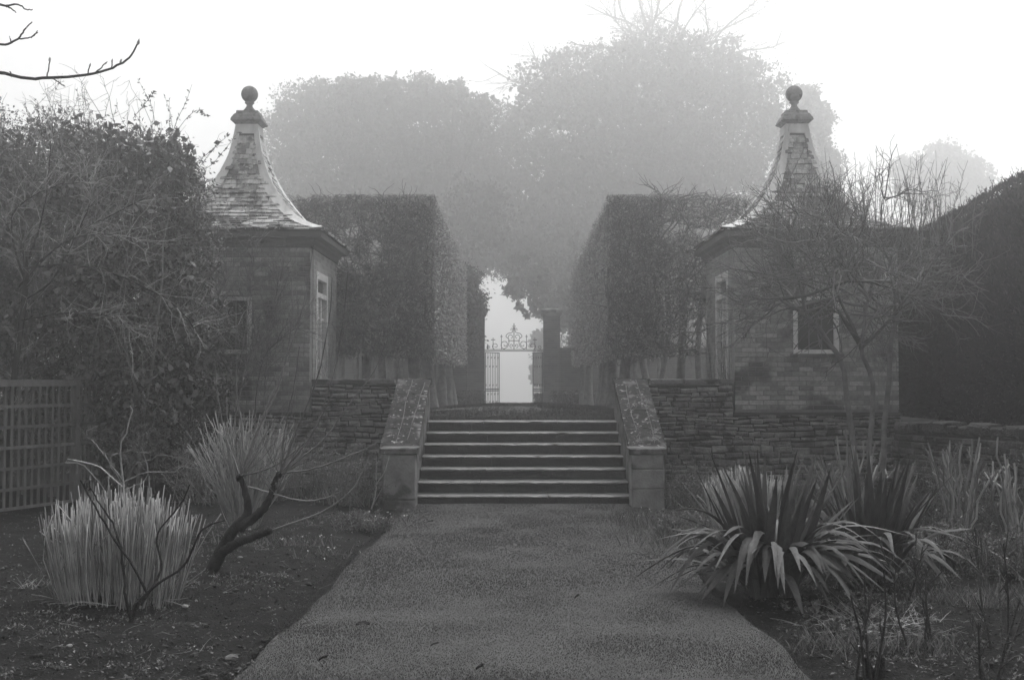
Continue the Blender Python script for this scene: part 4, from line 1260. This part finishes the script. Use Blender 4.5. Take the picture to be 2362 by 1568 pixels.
# corkscrew climber against the trellis
Y = 11.2
b = P(290, 1190, Y); b[2] = 0
stroke_plant('twisted_shrub', 'small wiry shrub with twisting pale stems beside the trellis', 'shrub',
    [([(290, 1215, Y), (288, 1120, Y), (280, 1080, Y), (282, 1030, Y), (296, 990, Y), (300, 960, Y), (308, 950, Y), (302, 937, Y)], .012, .005),
     ([(285, 1120, Y), (240, 1080, Y+.1), (190, 1065, Y+.1), (160, 1057, Y), (155, 1066, Y), (185, 1067, Y-.1), (215, 1090, Y-.1), (250, 1140, Y-.1)], .008, .004),
     ([(290, 1110, Y), (330, 1090, Y), (400, 1085, Y), (420, 1075, Y), (445, 1080, Y)], .007, .003), ([(288, 1120, Y), (255, 1060, Y), (300, 1040, Y+.1), (340, 1045, Y+.1)], .006, .003),
     ([(285, 1130, Y), (310, 1080, Y), (340, 1060, Y), (380, 1050, Y), (440, 1060, Y), (490, 1110, Y)], .007, .003), ([(286, 1110, Y), (230, 1030, Y), (200, 1000, Y), (225, 980, Y)], .006, .003),
     ([(290, 1130, Y), (340, 1100, Y), (335, 1050, Y), (330, 1035, Y)], .006, .003)],
    b, 'twig_pale', (40, .15, .4, .003, .1, 'twig'))

# dark rose with three limbs before the straw clump
Y = 8.0
b = P(312, 1432, Y); b[2] = 0
stroke_plant('rose_bush', 'dark pruned rose with knobbly branches before the pale straw clump', 'shrub',
    [([(305, 1440, Y), (318, 1395, Y), (345, 1365, Y)], .020, .013), ([(345, 1368, Y), (310, 1300, Y), (262, 1230, Y), (225, 1170, Y), (190, 1105, Y-.05)], .0105, .005),
     ([(340, 1370, Y), (365, 1345, Y-.1), (420, 1310, Y-.15), (460, 1235, Y-.2), (482, 1210, Y-.2), (520, 1198, Y-.2)], .0105, .005),
     ([(330, 1390, Y), (370, 1330, Y+.1), (375, 1285, Y+.1), (362, 1240, Y+.1), (385, 1205, Y+.1), (425, 1150, Y+.1), (440, 1118, Y+.1)], .0095, .004),
     ([(285, 1262, Y), (260, 1200, Y+.05), (222, 1145, Y+.05), (208, 1110, Y+.05)], .008, .004), ([(310, 1438, Y), (296, 1380, Y-.05), (292, 1330, Y), (285, 1262, Y)], .012, .008)],
    b, 'bark_black', (14, .03, .08, .004, .2, 'bark_black'), S=7, jit=.004)

# leaning pollarded stump with whips
def pollard():
    Y = 10.0
    o = P(490, 1318, Y); o[2] = 0
    root = thing('pollard_stump', 'black leaning pollarded trunk with long curving whips, left bed', 'shrub', tuple(o))
    T = []
    for pts, r0, r1 in (([(484, 1335, Y), (510, 1275, Y), (545, 1215, Y), (572, 1185, Y), (570, 1140, Y), (556, 1098, Y)], .062, .022), ([(555, 1215, Y), (590, 1190, Y-.05), (618, 1160, Y-.1), (632, 1120, Y-.1), (645, 1092, Y-.1)], .045, .02),
                        ([(505, 1280, Y), (545, 1252, Y-.1), (585, 1236, Y-.12), (622, 1224, Y-.15)], .044, .028)):
        tv, s_ = stroke(pts, r0, r1, 24, .0035, 12); T.append(tv)
    for x, y, q, d_ in ((553, 1100, .032, 0), (645, 1094, .03, -.1), (624, 1222, .03, -.15)):
        c = P(x, y, Y+d_)
        pts = np.array([c+np.array([0, 0, t*q]) for t in (-1, -.6, 0, .6, 1)])
        T.append(tubes(pts[None], np.array([[.3, .85, 1.05, .85, .2]])*q, 8))
    V, Fq = merge(T)
    V = V + .008*fbm(V*14, 3, 5)[:, None]*nz(rng.normal(size=V.shape)*.3 + np.array([1, 0, .4]))
    put('trunk', mesh_np('trunk', V-o, Fq, True), 'bark_black', root)
    W = []
    def whip(pts, r0=.008, r1=.0034): tv, _ = stroke(pts, r0, r1, 18, .002, 4); W.append(tv)
    for pts in ([(556, 1095, Y), (600, 980, Y), (660, 830, Y), (700, 700, Y), (722, 560, Y)], [(648, 1090, Y-.1), (690, 980, Y-.1), (735, 860, Y-.1), (760, 720, Y-.1), (765, 640, Y-.1)], [(648, 1090, Y-.1), (720, 1000, Y-.1), (770, 860, Y-.1), (790, 740, Y-.1), (802, 625, Y-.1)],
                [(648, 1092, Y-.1), (740, 1020, Y-.2), (800, 940, Y-.2), (860, 860, Y-.2), (885, 800, Y-.2)], [(556, 1098, Y), (640, 1070, Y), (720, 1000, Y), (770, 900, Y)], [(624, 1222, Y-.15), (740, 1180, Y-.2), (810, 1130, Y-.2), (850, 1060, Y-.2)],
                [(648, 1092, Y-.1), (740, 1075, Y-.2), (830, 1040, Y-.2), (880, 1015, Y-.2)], [(556, 1098, Y), (590, 1000, Y), (640, 900, Y), (670, 760, Y), (672, 640, Y)], [(556, 1098, Y), (560, 1000, Y), (545, 900, Y), (545, 820, Y)], [(648, 1092, Y-.1), (660, 980, Y-.1), (680, 880, Y-.1), (690, 800, Y-.1)],
                [(556, 1098, Y), (520, 1000, Y+.1), (500, 900, Y+.1), (495, 830, Y+.1)], [(575, 1120, Y), (680, 1150, Y-.2), (740, 1150, Y-.2), (790, 1130, Y-.2)]): whip(pts)
    n = 56
    hd = np.array([P(556, 1098, Y), P(645, 1092, Y-.1), P(640, 1140, Y-.1)])[rng.integers(0, 3, n)]
    g = grow(hd, np.stack([rng.normal(size=n)*.55+.25, rng.normal(size=n)*.5, rng.uniform(.3, 1, n)], 1), rng.uniform(.25, .8, n), 8, .07, (0, 0, .05))
    W.append(tubes(g, taper(n, 8, .0036, .0016), 4))
    V, Fq = merge(W)
    put('whips', mesh_np('whips', V-o, Fq), 'whip', root, kind='stuff')
pollard()

# vine stems on the ramped walls and a sprawl of twigs over the right one
def vine(label, strokes, base, twigs):
    return stroke_plant('vine', label, 'vine', strokes, base, 'bark_grey', twigs, S=4, jit=.004)
def ramp_pt(x, Yv, lift=.012):
    z = .77 + (Yv-15.5)*(.94/2.4) + lift
    return (CX + (x-CAMX)*F/Yv, CY + (CAMZ-z)*F/Yv, Yv)
vine('two thin bare vine stems lying down the left ramped coping', [([ramp_pt(-1.72, 17.8), ramp_pt(-1.74, 17.0), ramp_pt(-1.73, 16.3), ramp_pt(-1.75, 15.6)], .006, .004), ([ramp_pt(-1.52, 17.7), ramp_pt(-1.55, 17.0), ramp_pt(-1.58, 16.3), ramp_pt(-1.60, 15.7)], .006, .004)], (-1.7, 16.6, 1.1), (12, .05, .2, .003, .0, 'twig'))
vine('thin bare vine stems lying down the right ramped coping', [([ramp_pt(1.78, 17.8), ramp_pt(1.80, 17.0), ramp_pt(1.82, 16.3), ramp_pt(1.80, 15.6)], .006, .004), ([ramp_pt(1.60, 17.6), ramp_pt(1.58, 16.8), ramp_pt(1.6, 16.0), ramp_pt(1.63, 15.6)], .006, .004)], (1.7, 16.6, 1.1), (60, .05, .22, .003, .1, 'twig_pale'))
b = P(875, 1168, 15.0); b[2] = 0
stroke_plant('small_shrub', 'thin bare forked stems beside the left pier of the steps', 'shrub',
    [([(858, 1172, 15), (868, 1130, 15), (868, 1062, 15)], .012, .007), ([(866, 1120, 15), (888, 1085, 15), (898, 1050, 15)], .009, .004), ([(868, 1080, 15), (876, 1050, 15)], .006, .003), ([(862, 1160, 15), (884, 1120, 15), (892, 1080, 15)], .006, .003)],
    b, 'twig_pale', (14, .05, .15, .003, .3, 'twig_pale'), jit=.002)

def wall_vine(s, label):
    o = np.array([s*3.3, 19.0, 1.045])
    root = thing('wall_vine', label, 'vine', tuple(o), 'bare creepers on the pavilion door sides')
    n = 26
    b = np.stack([np.full(n, -s*.0), rng.uniform(-1.0, 1.2, n), rng.uniform(0, .6, n)], 1)
    g = grow(b, np.stack([0*b[:, 0], rng.normal(size=n)*.3, np.ones(n)], 1), rng.uniform(1.2, 2.6, n), 12, .16, (0, 0, .05))
    q, t, _ = along(g, 420, .05, 1)
    g2 = grow(q, t*.4 + rdir(420), rng.uniform(.1, .4, 420), 6, .25)
    V, Fq = merge([tubes(g, taper(n, 12, .007, .003), 4), tubes(g2, taper(420, 6, .0035, .002), 3)])
    V[:, 0] = -s*np.clip(np.abs(V[:, 0])*.35 + .0, 0, .06) - s*.005
    put('stems', mesh_np('stems', V, Fq), 'twig', root, kind='stuff')
wall_vine(-1, 'bare creeper over the glazed door of the left pavilion')
wall_vine(1, 'bare creeper over the glazed door of the right pavilion')

# ------------------------------------------------------------------ sword-leaved clumps on the right
def sword_leaf(L, wd, tilt, bend, K=11, twist=0.0, bc=.5):
    """ribbon with a keel, rising from the origin towards +X"""
    a = tilt; p = np.zeros(3); pts = []; nrm = []; tang = []
    for k in range(K):
        pts.append(p.copy()); t = np.array([sin(a), 0, cos(a)]); tang.append(t)
        p = p + t*L/(K-1)
        s_ = k/(K-1)
        a += bend/(K-1)*(0.25 + 2.3*math.exp(-((s_-bc)/.20)**2))
    pts = np.array(pts); tang = np.array(tang)
    v = []
    for k in range(K):
        s_ = k/(K-1)
        wv = wd*(.55 + .9*s_ - .35*s_**2)*(1 - max(0, (s_-.45)/.55)**1.7) + .0015
        tw = twist*s_
        side = np.array([0, cos(tw), sin(tw)]); n_ = np.cross(tang[k], side)
        v += [pts[k] - side*wv/2, pts[k] + n_*wv*.16, pts[k] + side*wv/2]
    f = [(k*3+j, k*3+j+1, (k+1)*3+j+1, (k+1)*3+j) for k in range(K-1) for j in range(2)]
    return v, f
def sword_plant(label, x, ybase, Yc, n_up, n_arch, Lu, La, seed):
    random.seed(seed)
    c = P(x, ybase, Yc); c[2] = .0
    root = thing('sword_plant', label, 'plant', tuple(c), 'sword-leaved evergreen clumps')
    jobs = [(random.uniform(0, 2*pi), random.uniform(.02, .55), random.uniform(.0, .35), Lu*random.uniform(.62, 1.05), .07) for _ in range(n_up)]
    jobs += [(random.uniform(0, 2*pi), random.uniform(.35, .95), random.uniform(.6, 1.9), La*random.uniform(.7, 1.08), .073) for _ in range(n_arch//2)]
    jobs += [(-pi/2 + random.uniform(-1.7, 1.7), random.uniform(.25, .8), random.uniform(1.2, 2.3), La*random.uniform(.8, 1.2), .078) for _ in range(n_arch//2)]
    for az, tilt, bend, L, wd in jobs:
        bend = min(bend, (random.uniform(2.1, 2.7)-tilt)/1.05)
        v, f = sword_leaf(L, wd*random.uniform(.75, 1.15), tilt, bend, 14, random.uniform(-.7, .7), random.uniform(.36, .62))
        r = random.uniform(.02, .20)
        me = MB().add(v, f).mesh('leaf', True)
        put('leaf', me, 'sword', root, (r*cos(az+random.uniform(-.7, .7)), r*sin(az+random.uniform(-.7, .7))*.8, -.02), (0, 0, az))
sword_plant('broad clump of long arching sword-shaped leaves spilling onto the grass path', 1775, 1372, 9.05, 78, 104, 1.18, 1.10, 5)
sword_plant('darker, more upright sword-leaved clump just right of the broad one', 2005, 1330, 9.75, 64, 36, 1.14, .98, 8)

# ------------------------------------------------------------------ bare roses, low plants and litter on the right
def rose(label, x, y, Yc, h, n, seed):
    rs = np.random.default_rng(seed)
    c = P(x, y, Yc); c[2] = 0
    root = thing('rose_bush', label, 'shrub', tuple(c), 'bare pruned roses in the right bed')
    b = rs.normal(size=(n, 3))*np.array([.05, .05, 0]) + np.array([0, 0, -.03])
    g = grow(b, np.stack([rs.normal(size=n)*.3, rs.normal(size=n)*.3, np.ones(n)], 1), h*rs.uniform(.7, 1.1, n), 9, .07, (0, 0, .03))
    T = [tubes(g, taper(n, 9, .009, .005), 6)]
    p, t, _ = along(g, n*4, .25, .95)
    g2 = grow(p, t*.6 + .8*rdir(n*4) + np.array([0, 0, .3]), rs.uniform(.06, .25, n*4)*h, 5, .12, (0, 0, .06))
    T.append(tubes(g2, taper(n*4, 5, .0055, .003), 5))
    p, t, _ = along(np.concatenate([g]), n*26, .1, 1)
    th = grow(p, rdir(n*26), .012, 2, 0)
    T.append(tubes(th, taper(n*26, 2, .0025, .0004), 3))
    put('stems', mesh_np('stems', *merge(T)), 'bark', root)
    k = n*14
    p, t, _ = along(g2, k, .3, 1)
    put('young_leaves', mesh_np('young_leaves', *leaves(p, t*.4+rdir(k), rs.uniform(.012, .03, k), .013)), 'litter', root, kind='stuff')
rose('bare thorny rose at bottom right, left of a short black stump', 2000, 1585, 6.45, .62, 4, 1)
rose('bare thorny rose between the dead grass heap and the right edge', 2140, 1480, 7.2, .55, 4, 2)
rose('tall bare rose at the right edge of the picture, near the bottom', 2310, 1470, 7.3, .72, 5, 3)
rose('bare rose standing just right of the upright sword-leaved clump', 2090, 1330, 8.6, .55, 4, 4)
rose('bare rose at the right edge, level with the upright sword-leaved clump', 2260, 1330, 8.7, .6, 4, 6)
rose('nearest bare rose cut by the bottom right corner', 2270, 1600, 6.25, .5, 4, 9)

def tuft(name, label, x, y, Yc, n, half, h, m, cat='plant', wd=.008, group=None, lean=.6, flowers=0):
    c = P(x, y, Yc); c[2] = -.01
    root = thing(name, label, cat, tuple(c), group)
    b = np.stack([rng.normal(size=n)*half*.5, rng.normal(size=n)*half*.35, 0*np.ones(n)], 1)
    g = grow(b, np.array([[0, 0, 1.]]) + lean*rdir(n)*np.array([1, 1, .2]), h*rng.uniform(.5, 1.1, n), 5, .08, (0, 0, -.08))
    r = taper(n, 5, wd*.5, wd*.15)
    s_ = nz(np.cross(g[:, -1]-g[:, 0], rdir(n)))[:, None, :]
    V = np.stack([g - s_*r[..., None], g + s_*r[..., None]], 2)
    idx = np.arange(n*5*2).reshape(n, 5, 2)
    Fq = np.stack([idx[:, :-1, 0], idx[:, :-1, 1], idx[:, 1:, 1], idx[:, 1:, 0]], -1).reshape(-1, 4)
    put('blades', mesh_np('blades', V.reshape(-1, 3), Fq), m, root, kind='stuff')
    if flowers:
        k = rng.choice(n, flowers)
        V, Fq = leaves(g[k, -1].repeat(3, 0), rdir(flowers*3)+np.array([0, 0, -1]), .022, .014)
        put('flowers', mesh_np('flowers', V, Fq), 'flower', root, kind='stuff')
tuft('bulb_clump', 'clump of pale bulb shoots just right of the leaning stump', 700, 1235, 11.6, 150, .38, .15, 'green_low', group='bulb clumps in the left bed', flowers=10)
tuft('bulb_clump', 'scattered bulb shoots nearest the grass edge, left bed', 760, 1272, 10.9, 70, .3, .12, 'green_low', group='bulb clumps in the left bed', flowers=6)
tuft('bulb_clump', 'bulb shoots with white flowers below the left pier', 868, 1190, 13.4, 160, .42, .15, 'green_low', group='bulb clumps in the left bed', flowers=30)
tuft('bulb_clump', 'bulb shoots under the pale fanning pruned shrub', 560, 1225, 11.9, 120, .3, .16, 'green_low', group='bulb clumps in the left bed', flowers=6)
tuft('low_plant', 'low leafy plants beside the right pier of the steps', 1530, 1195, 13.2, 420, .5, .22, 'green_low', wd=.012, flowers=12)
tuft('low_plant', 'low tangle of leaves at left of the broad sword-leaved clump', 1600, 1235, 11.8, 420, .6, .22, 'green_low', wd=.012, flowers=6)
tuft('low_plant', 'thin grassy tuft among the roses, mid right', 2190, 1330, 8.5, 260, .35, .2, 'green_low', wd=.007)
tuft('low_plant', 'thin grassy tuft at the right edge among roses', 2320, 1360, 8.3, 260, .35, .24, 'green_low', wd=.007)
tuft('low_plant', 'low grassy tuft in front of the dead grass heap', 1930, 1470, 7.3, 260, .34, .13, 'green_low', wd=.007)
tuft('low_plant', 'low grassy tuft right of the dead grass heap', 2110, 1490, 7.2, 200, .3, .13, 'green_low', wd=.007)
tuft('dead_grass', 'flattened heap of pale dead grass below the upright sword-leaved clump', 2060, 1425, 7.9, 520, .5, .28, 'straw_dull', wd=.005, lean=4.0)
tuft('dead_grass', 'little wisp of dead stems at the left picture edge', 90, 1290, 9.2, 60, .2, .2, 'straw_dull', wd=.005, lean=2.0)

def low_shrub(label, x, y, Yc, half, h, n, m='green_low', tw='twig', group='low shrubs along the wall foot'):
    c = P(x, y, Yc); c[2] = 0
    root = thing('low_shrub', label, 'shrub', tuple(c), group)
    k = 70
    b = rng.normal(size=(k, 3))*np.array([half*.3, half*.25, 0])
    g = grow(b, np.array([[0, 0, 1.]]) + .7*rdir(k), h*rng.uniform(.6, 1.15, k), 7, .14, (0, 0, .03))
    q, t, _ = along(g, 420, .25, 1)
    g2 = grow(q, t*.6 + .9*rdir(420), h*rng.uniform(.12, .4, 420), 5, .2)
    put('stems', mesh_np('stems', *merge([tubes(g, taper(k, 7, .006, .0025), 4), tubes(g2, taper(420, 5, .003, .0015), 3)])), tw, root, kind='stuff')
    q, t, _ = along(g2, n, .1, 1)
    put('leaves', mesh_np('leaves', *leaves(q + rng.normal(size=(n, 3))*.015, t*.3 + rdir(n), rng.uniform(.02, .05, n), rng.uniform(.01, .022, n))), m, root, kind='stuff')
low_shrub('twiggy low shrub at the terrace wall foot, left of the left pier', 800, 1150, 15.2, .6, .7, 900, 'leaf_ever')
low_shrub('dark low shrub under the terrace wall, behind the whips', 700, 1150, 15.9, .8, .9, 1500, 'leaf_ever')
low_shrub('low shrub at wall foot between fanning stems and the leafy mound', 480, 1150, 15.0, .7, .9, 1200, 'leaf_ever')
low_shrub('twiggy low shrub just right of the right pier', 1580, 1150, 15.2, .55, .5, 900)
low_shrub('twiggy low shrub at wall foot behind the pale straw clump', 1690, 1140, 15.8, .7, .6, 900)
low_shrub('leafy low shrub below the crab apple trunks', 1930, 1140, 14.9, .8, .6, 900)
low_shrub('low leafy shrub among cut-back stems, right bed', 2130, 1260, 10.4, .6, .42, 1500)
low_shrub('low leafy shrub at right edge under the cut-back stems', 2310, 1290, 9.8, .6, .42, 1500)
low_shrub('dark leafy shrub against the dry-stone wall, right bed', 2180, 1150, 14.0, .8, .75, 1600, 'leaf_ever')
low_shrub('dark leafy shrub at right edge against the dry-stone wall', 2330, 1180, 12.6, .7, .8, 1600, 'leaf_ever')
low_shrub('dark low plants left of the broad sword-leaved clump', 1560, 1225, 12.2, .45, .28, 900)
low_shrub('low leafy plants edging the grass below the left pier', 830, 1215, 12.9, .6, .2, 1300)

def rosettes(label, x, y, Yc, k, half):
    c = P(x, y, Yc); c[2] = .0
    root = thing('rosette_plant', label, 'plant', tuple(c))
    Vs = []
    for i in range(k):
        o = np.array([rng.normal()*half*.5, rng.normal()*half*.35, rng.uniform(.01, .05)])
        n = 22; a = np.arange(n)*2.4; t = np.linspace(.15, 1.2, n)
        d = np.stack([np.cos(a)*np.sin(t), np.sin(a)*np.sin(t), np.cos(t)], 1)
        Vs.append(leaves(np.repeat(o[None], n, 0), d, rng.uniform(.025, .045), .02, .06))
    put('rosettes', mesh_np('rosettes', *merge(Vs)), 'green_low', root, kind='stuff')
rosettes('low mat of rosettes at the grass edge under the broad sword-leaved clump', 1925, 1400, 8.25, 34, .42)
rosettes('smaller mat of rosettes nearer the bottom, by the grass edge', 1900, 1440, 7.7, 16, .3)

# short black stump
st = thing('cut_stump', 'short black cut stump between the roses at bottom right', 'stump', tuple(P(2012, 1560, 6.6)*np.array([1, 1, 0])))
T = [tubes(grow([[x, y, -.02]], [[x*2, y*2, 1]], .11, 4, .08), taper(1, 4, .03, .024), 8) for x, y in ((-.03, 0), (.03, .02), (.0, -.03))]
put('stubs', mesh_np('stubs', *merge(T), True), 'bark_black', st)

# ------------------------------------------------------------------ ground litter
def clods():
    n = 25000
    side = rng.choice([-1, 1], n)
    Yv = 5.2 + 9.5*rng.uniform(0, 1, n)**1.5
    X = side*(1.72 + (rng.uniform(0, 1, n)**1.2)*(Yv*.5))
    Z = soil_z(X, Yv)
    r = rng.uniform(.003, .010, n)*(1 + (rng.uniform(size=n) < .06)*1.2)
    base = np.array([(1, 0, 0), (-1, 0, 0), (0, 1, 0), (0, -1, 0), (0, 0, 1), (0, 0, -1)], float)
    J = base[None]*rng.uniform(.6, 1.4, (n, 6, 1)) + rng.normal(size=(n, 6, 3))*.2
    V = np.stack([X, Yv, Z+r*.3], 1)[:, None] + J*r[:, None, None]*np.array([1.2, 1.2, .7])
    tri = np.array([(0, 2, 4), (2, 1, 4), (1, 3, 4), (3, 0, 4), (2, 0, 5), (1, 2, 5), (3, 1, 5), (0, 3, 5)])
    Fq = (np.arange(n)[:, None, None]*6 + tri[None]).reshape(-1, 3)
    put('soil_crumbs', mesh_np('soil_crumbs', V.reshape(-1, 3), Fq), 'clod', label='dark crumbs and clods strewn over both soil beds', cat='soil', kind='stuff')
    n = 1700
    V2 = V[rng.choice(len(V), n)]
    Fq = (np.arange(n)[:, None, None]*6 + tri[None]).reshape(-1, 3)
    V2 = (V2 - V2.mean(1, keepdims=True))*.7 + V2.mean(1, keepdims=True) + np.array([.03, .02, .008])
    put('pebbles', mesh_np('pebbles', V2.reshape(-1, 3), Fq), 'chip', label='tiny pale pebbles scattered over both soil beds', cat='pebbles', kind='stuff')
    n = 7500
    side = rng.choice([-1, 1], n)
    Yv = 4.8 + 11*rng.uniform(0, 1, n)**1.6
    X = side*(1.66 + rng.uniform(0, 1, n)**1.3*(Yv*.5))
    p = np.stack([X, Yv, soil_z(X, Yv)+.008], 1)
    a = leaves(p, rdir(n)*np.array([1, 1, .35]), rng.uniform(.012, .04, n), rng.uniform(.006, .016, n), .15)
    k = 700
    q = p[rng.choice(n, k)]
    g = grow(q, rdir(k)*np.array([1, 1, .12]), rng.uniform(.05, .22, k), 4, .18)
    g[:, :, 2] = np.maximum(g[:, :, 2], soil_z(g[:, :, 0], g[:, :, 1])+.004)
    b = tubes(g, taper(k, 4, .0022, .0012), 3)
    put('leaf_litter', mesh_np('leaf_litter', *merge([a, b])), 'litter', label='dry leaf scraps and twiglets littering both soil beds', cat='litter', kind='stuff')
    # seedlings and low greenery on the right bed and along the left edge
    n = 5200
    Yv = 6.0 + 8*rng.uniform(0, 1, n)
    X = np.where(rng.uniform(size=n) < .72, 1.9 + rng.uniform(0, 1, n)*Yv*.42, -2.0 - rng.uniform(0, 1, n)*1.6)
    dens = fbm(np.stack([X*1.6, Yv*1.6, 0*X], 1), 3, 77)
    k = dens > .05
    X, Yv = X[k], Yv[k]
    p = np.stack([X, Yv, soil_z(X, Yv)+.01], 1)
    p = np.repeat(p, 4, 0) + rng.normal(size=(len(p)*4, 3))*np.array([.02, .02, .008])
    put('seedlings', mesh_np('seedlings', *leaves(p, rdir(len(p))+np.array([0, 0, .7]), rng.uniform(.015, .035, len(p)), .012)), 'green_low', label='low green seedlings carpeting parts of the beds', cat='seedlings', kind='stuff')
clods()

def pale_stone(label, x, y, sx, m='chip'):
    Yv = F*1.72/(y-CY)
    c = P(x, y, Yv); c[2] = float(soil_z(np.array([c[0]]), np.array([c[1]]))[0])
    v, f = [], []
    n_, k_ = 10, 6
    for i in range(k_+1):
        t_ = pi*i/k_
        for j in range(n_):
            q = 1 + random.uniform(-.14, .14)
            v.append((sx*q*sin(t_)*cos(2*pi*j/n_), sx*.75*q*sin(t_)*sin(2*pi*j/n_), sx*.55*q*cos(t_)+sx*.2))
    for i in range(k_):
        for j in range(n_):
            f.append((i*n_+j, (i+1)*n_+j, (i+1)*n_+(j+1) % n_, i*n_+(j+1) % n_))
    put('loose_stone', MB().add(v, f).mesh('loose_stone'), m, None, tuple(c), (0, 0, random.uniform(0, 3)), label=label, cat='stone', group='loose stones in the beds')
pale_stone('biggest loose stone at the grass edge, bottom left bed', 540, 1516, .042, 'ashlar')
pale_stone('small white stone below the leaning stump', 557, 1298, .028)
pale_stone('small pale stone beside the grass edge, halfway up the left bed', 835, 1318, .026)
pale_stone('pale flat stone in the left bed before the rose', 432, 1402, .028)
pale_stone('pale chip lying left of the dark rose, near the bottom', 168, 1505, .022)
pale_stone('pale stone in the right bed near the bottom edge', 1868, 1568, .022)

def fallen_leaf(label, x, y, L, m='bark_black'):
    Yv = F*1.70/(y-CY); c = P(x, y, Yv); c[2] = .045
    v, f = [], []
    K = 7
    for k in range(K):
        t_ = k/(K-1); wd = L*.28*sin(pi*(t_*.92+.04))**.8
        z = .012*sin(3*t_) + .02*t_*t_
        v += [(L*(t_-.5), -wd, z+.012), (L*(t_-.5), 0, z), (L*(t_-.5), wd, z+.014)]
    f = [(k*3+j, k*3+j+1, (k+1)*3+j+1, (k+1)*3+j) for k in range(K-1) for j in range(2)]
    put('fallen_leaf', MB().add(v, f).mesh('fallen_leaf', True), m, None, tuple(c), (random.uniform(-.2, .2), random.uniform(-.2, .2), random.uniform(-.4, .4)), label=label, cat='leaf', group='dead leaves on the grass path')
fallen_leaf('largest dark dead leaf curled on the near grass', 838, 1455, .09)
fallen_leaf('brown dead leaf right of the largest one, near the bottom', 1003, 1502, .05, 'litter')
fallen_leaf('dead leaf at the bottom edge of the grass, near the middle', 1108, 1556, .05)
fallen_leaf('dead leaf at the bottom of the grass, left of centre', 748, 1536, .05)
fallen_leaf('small dark dead leaf on the grass near the steps', 993, 1212, .07)
fallen_leaf('small dead leaf halfway along the grass, left side', 886, 1240, .05)
fallen_leaf('small dead leaf halfway along the grass, right of centre', 1330, 1390, .04)

# ------------------------------------------------------------------ the misty air
hz = MB().box(-200, 200, -34, 236, -14, 52)
me = hz.mesh('haze')
hm = bpy.data.materials.new('haze'); hm.use_nodes = True
t = hm.node_tree; t.nodes.remove(t.nodes['Principled BSDF'])
pv = t.nodes.new('ShaderNodeVolumePrincipled')
pv.inputs['Color'].default_value = (0.998, 0.998, 0.998, 1)
pv.inputs['Density'].default_value = HAZE
pv.inputs['Anisotropy'].default_value = 0.82
t.links.new(pv.outputs[0], t.nodes['Material Output'].inputs['Volume'])
ho = put('haze', me, None, kind='stuff', label='pale even mist filling the whole garden', cat='mist')
me.materials.append(hm)
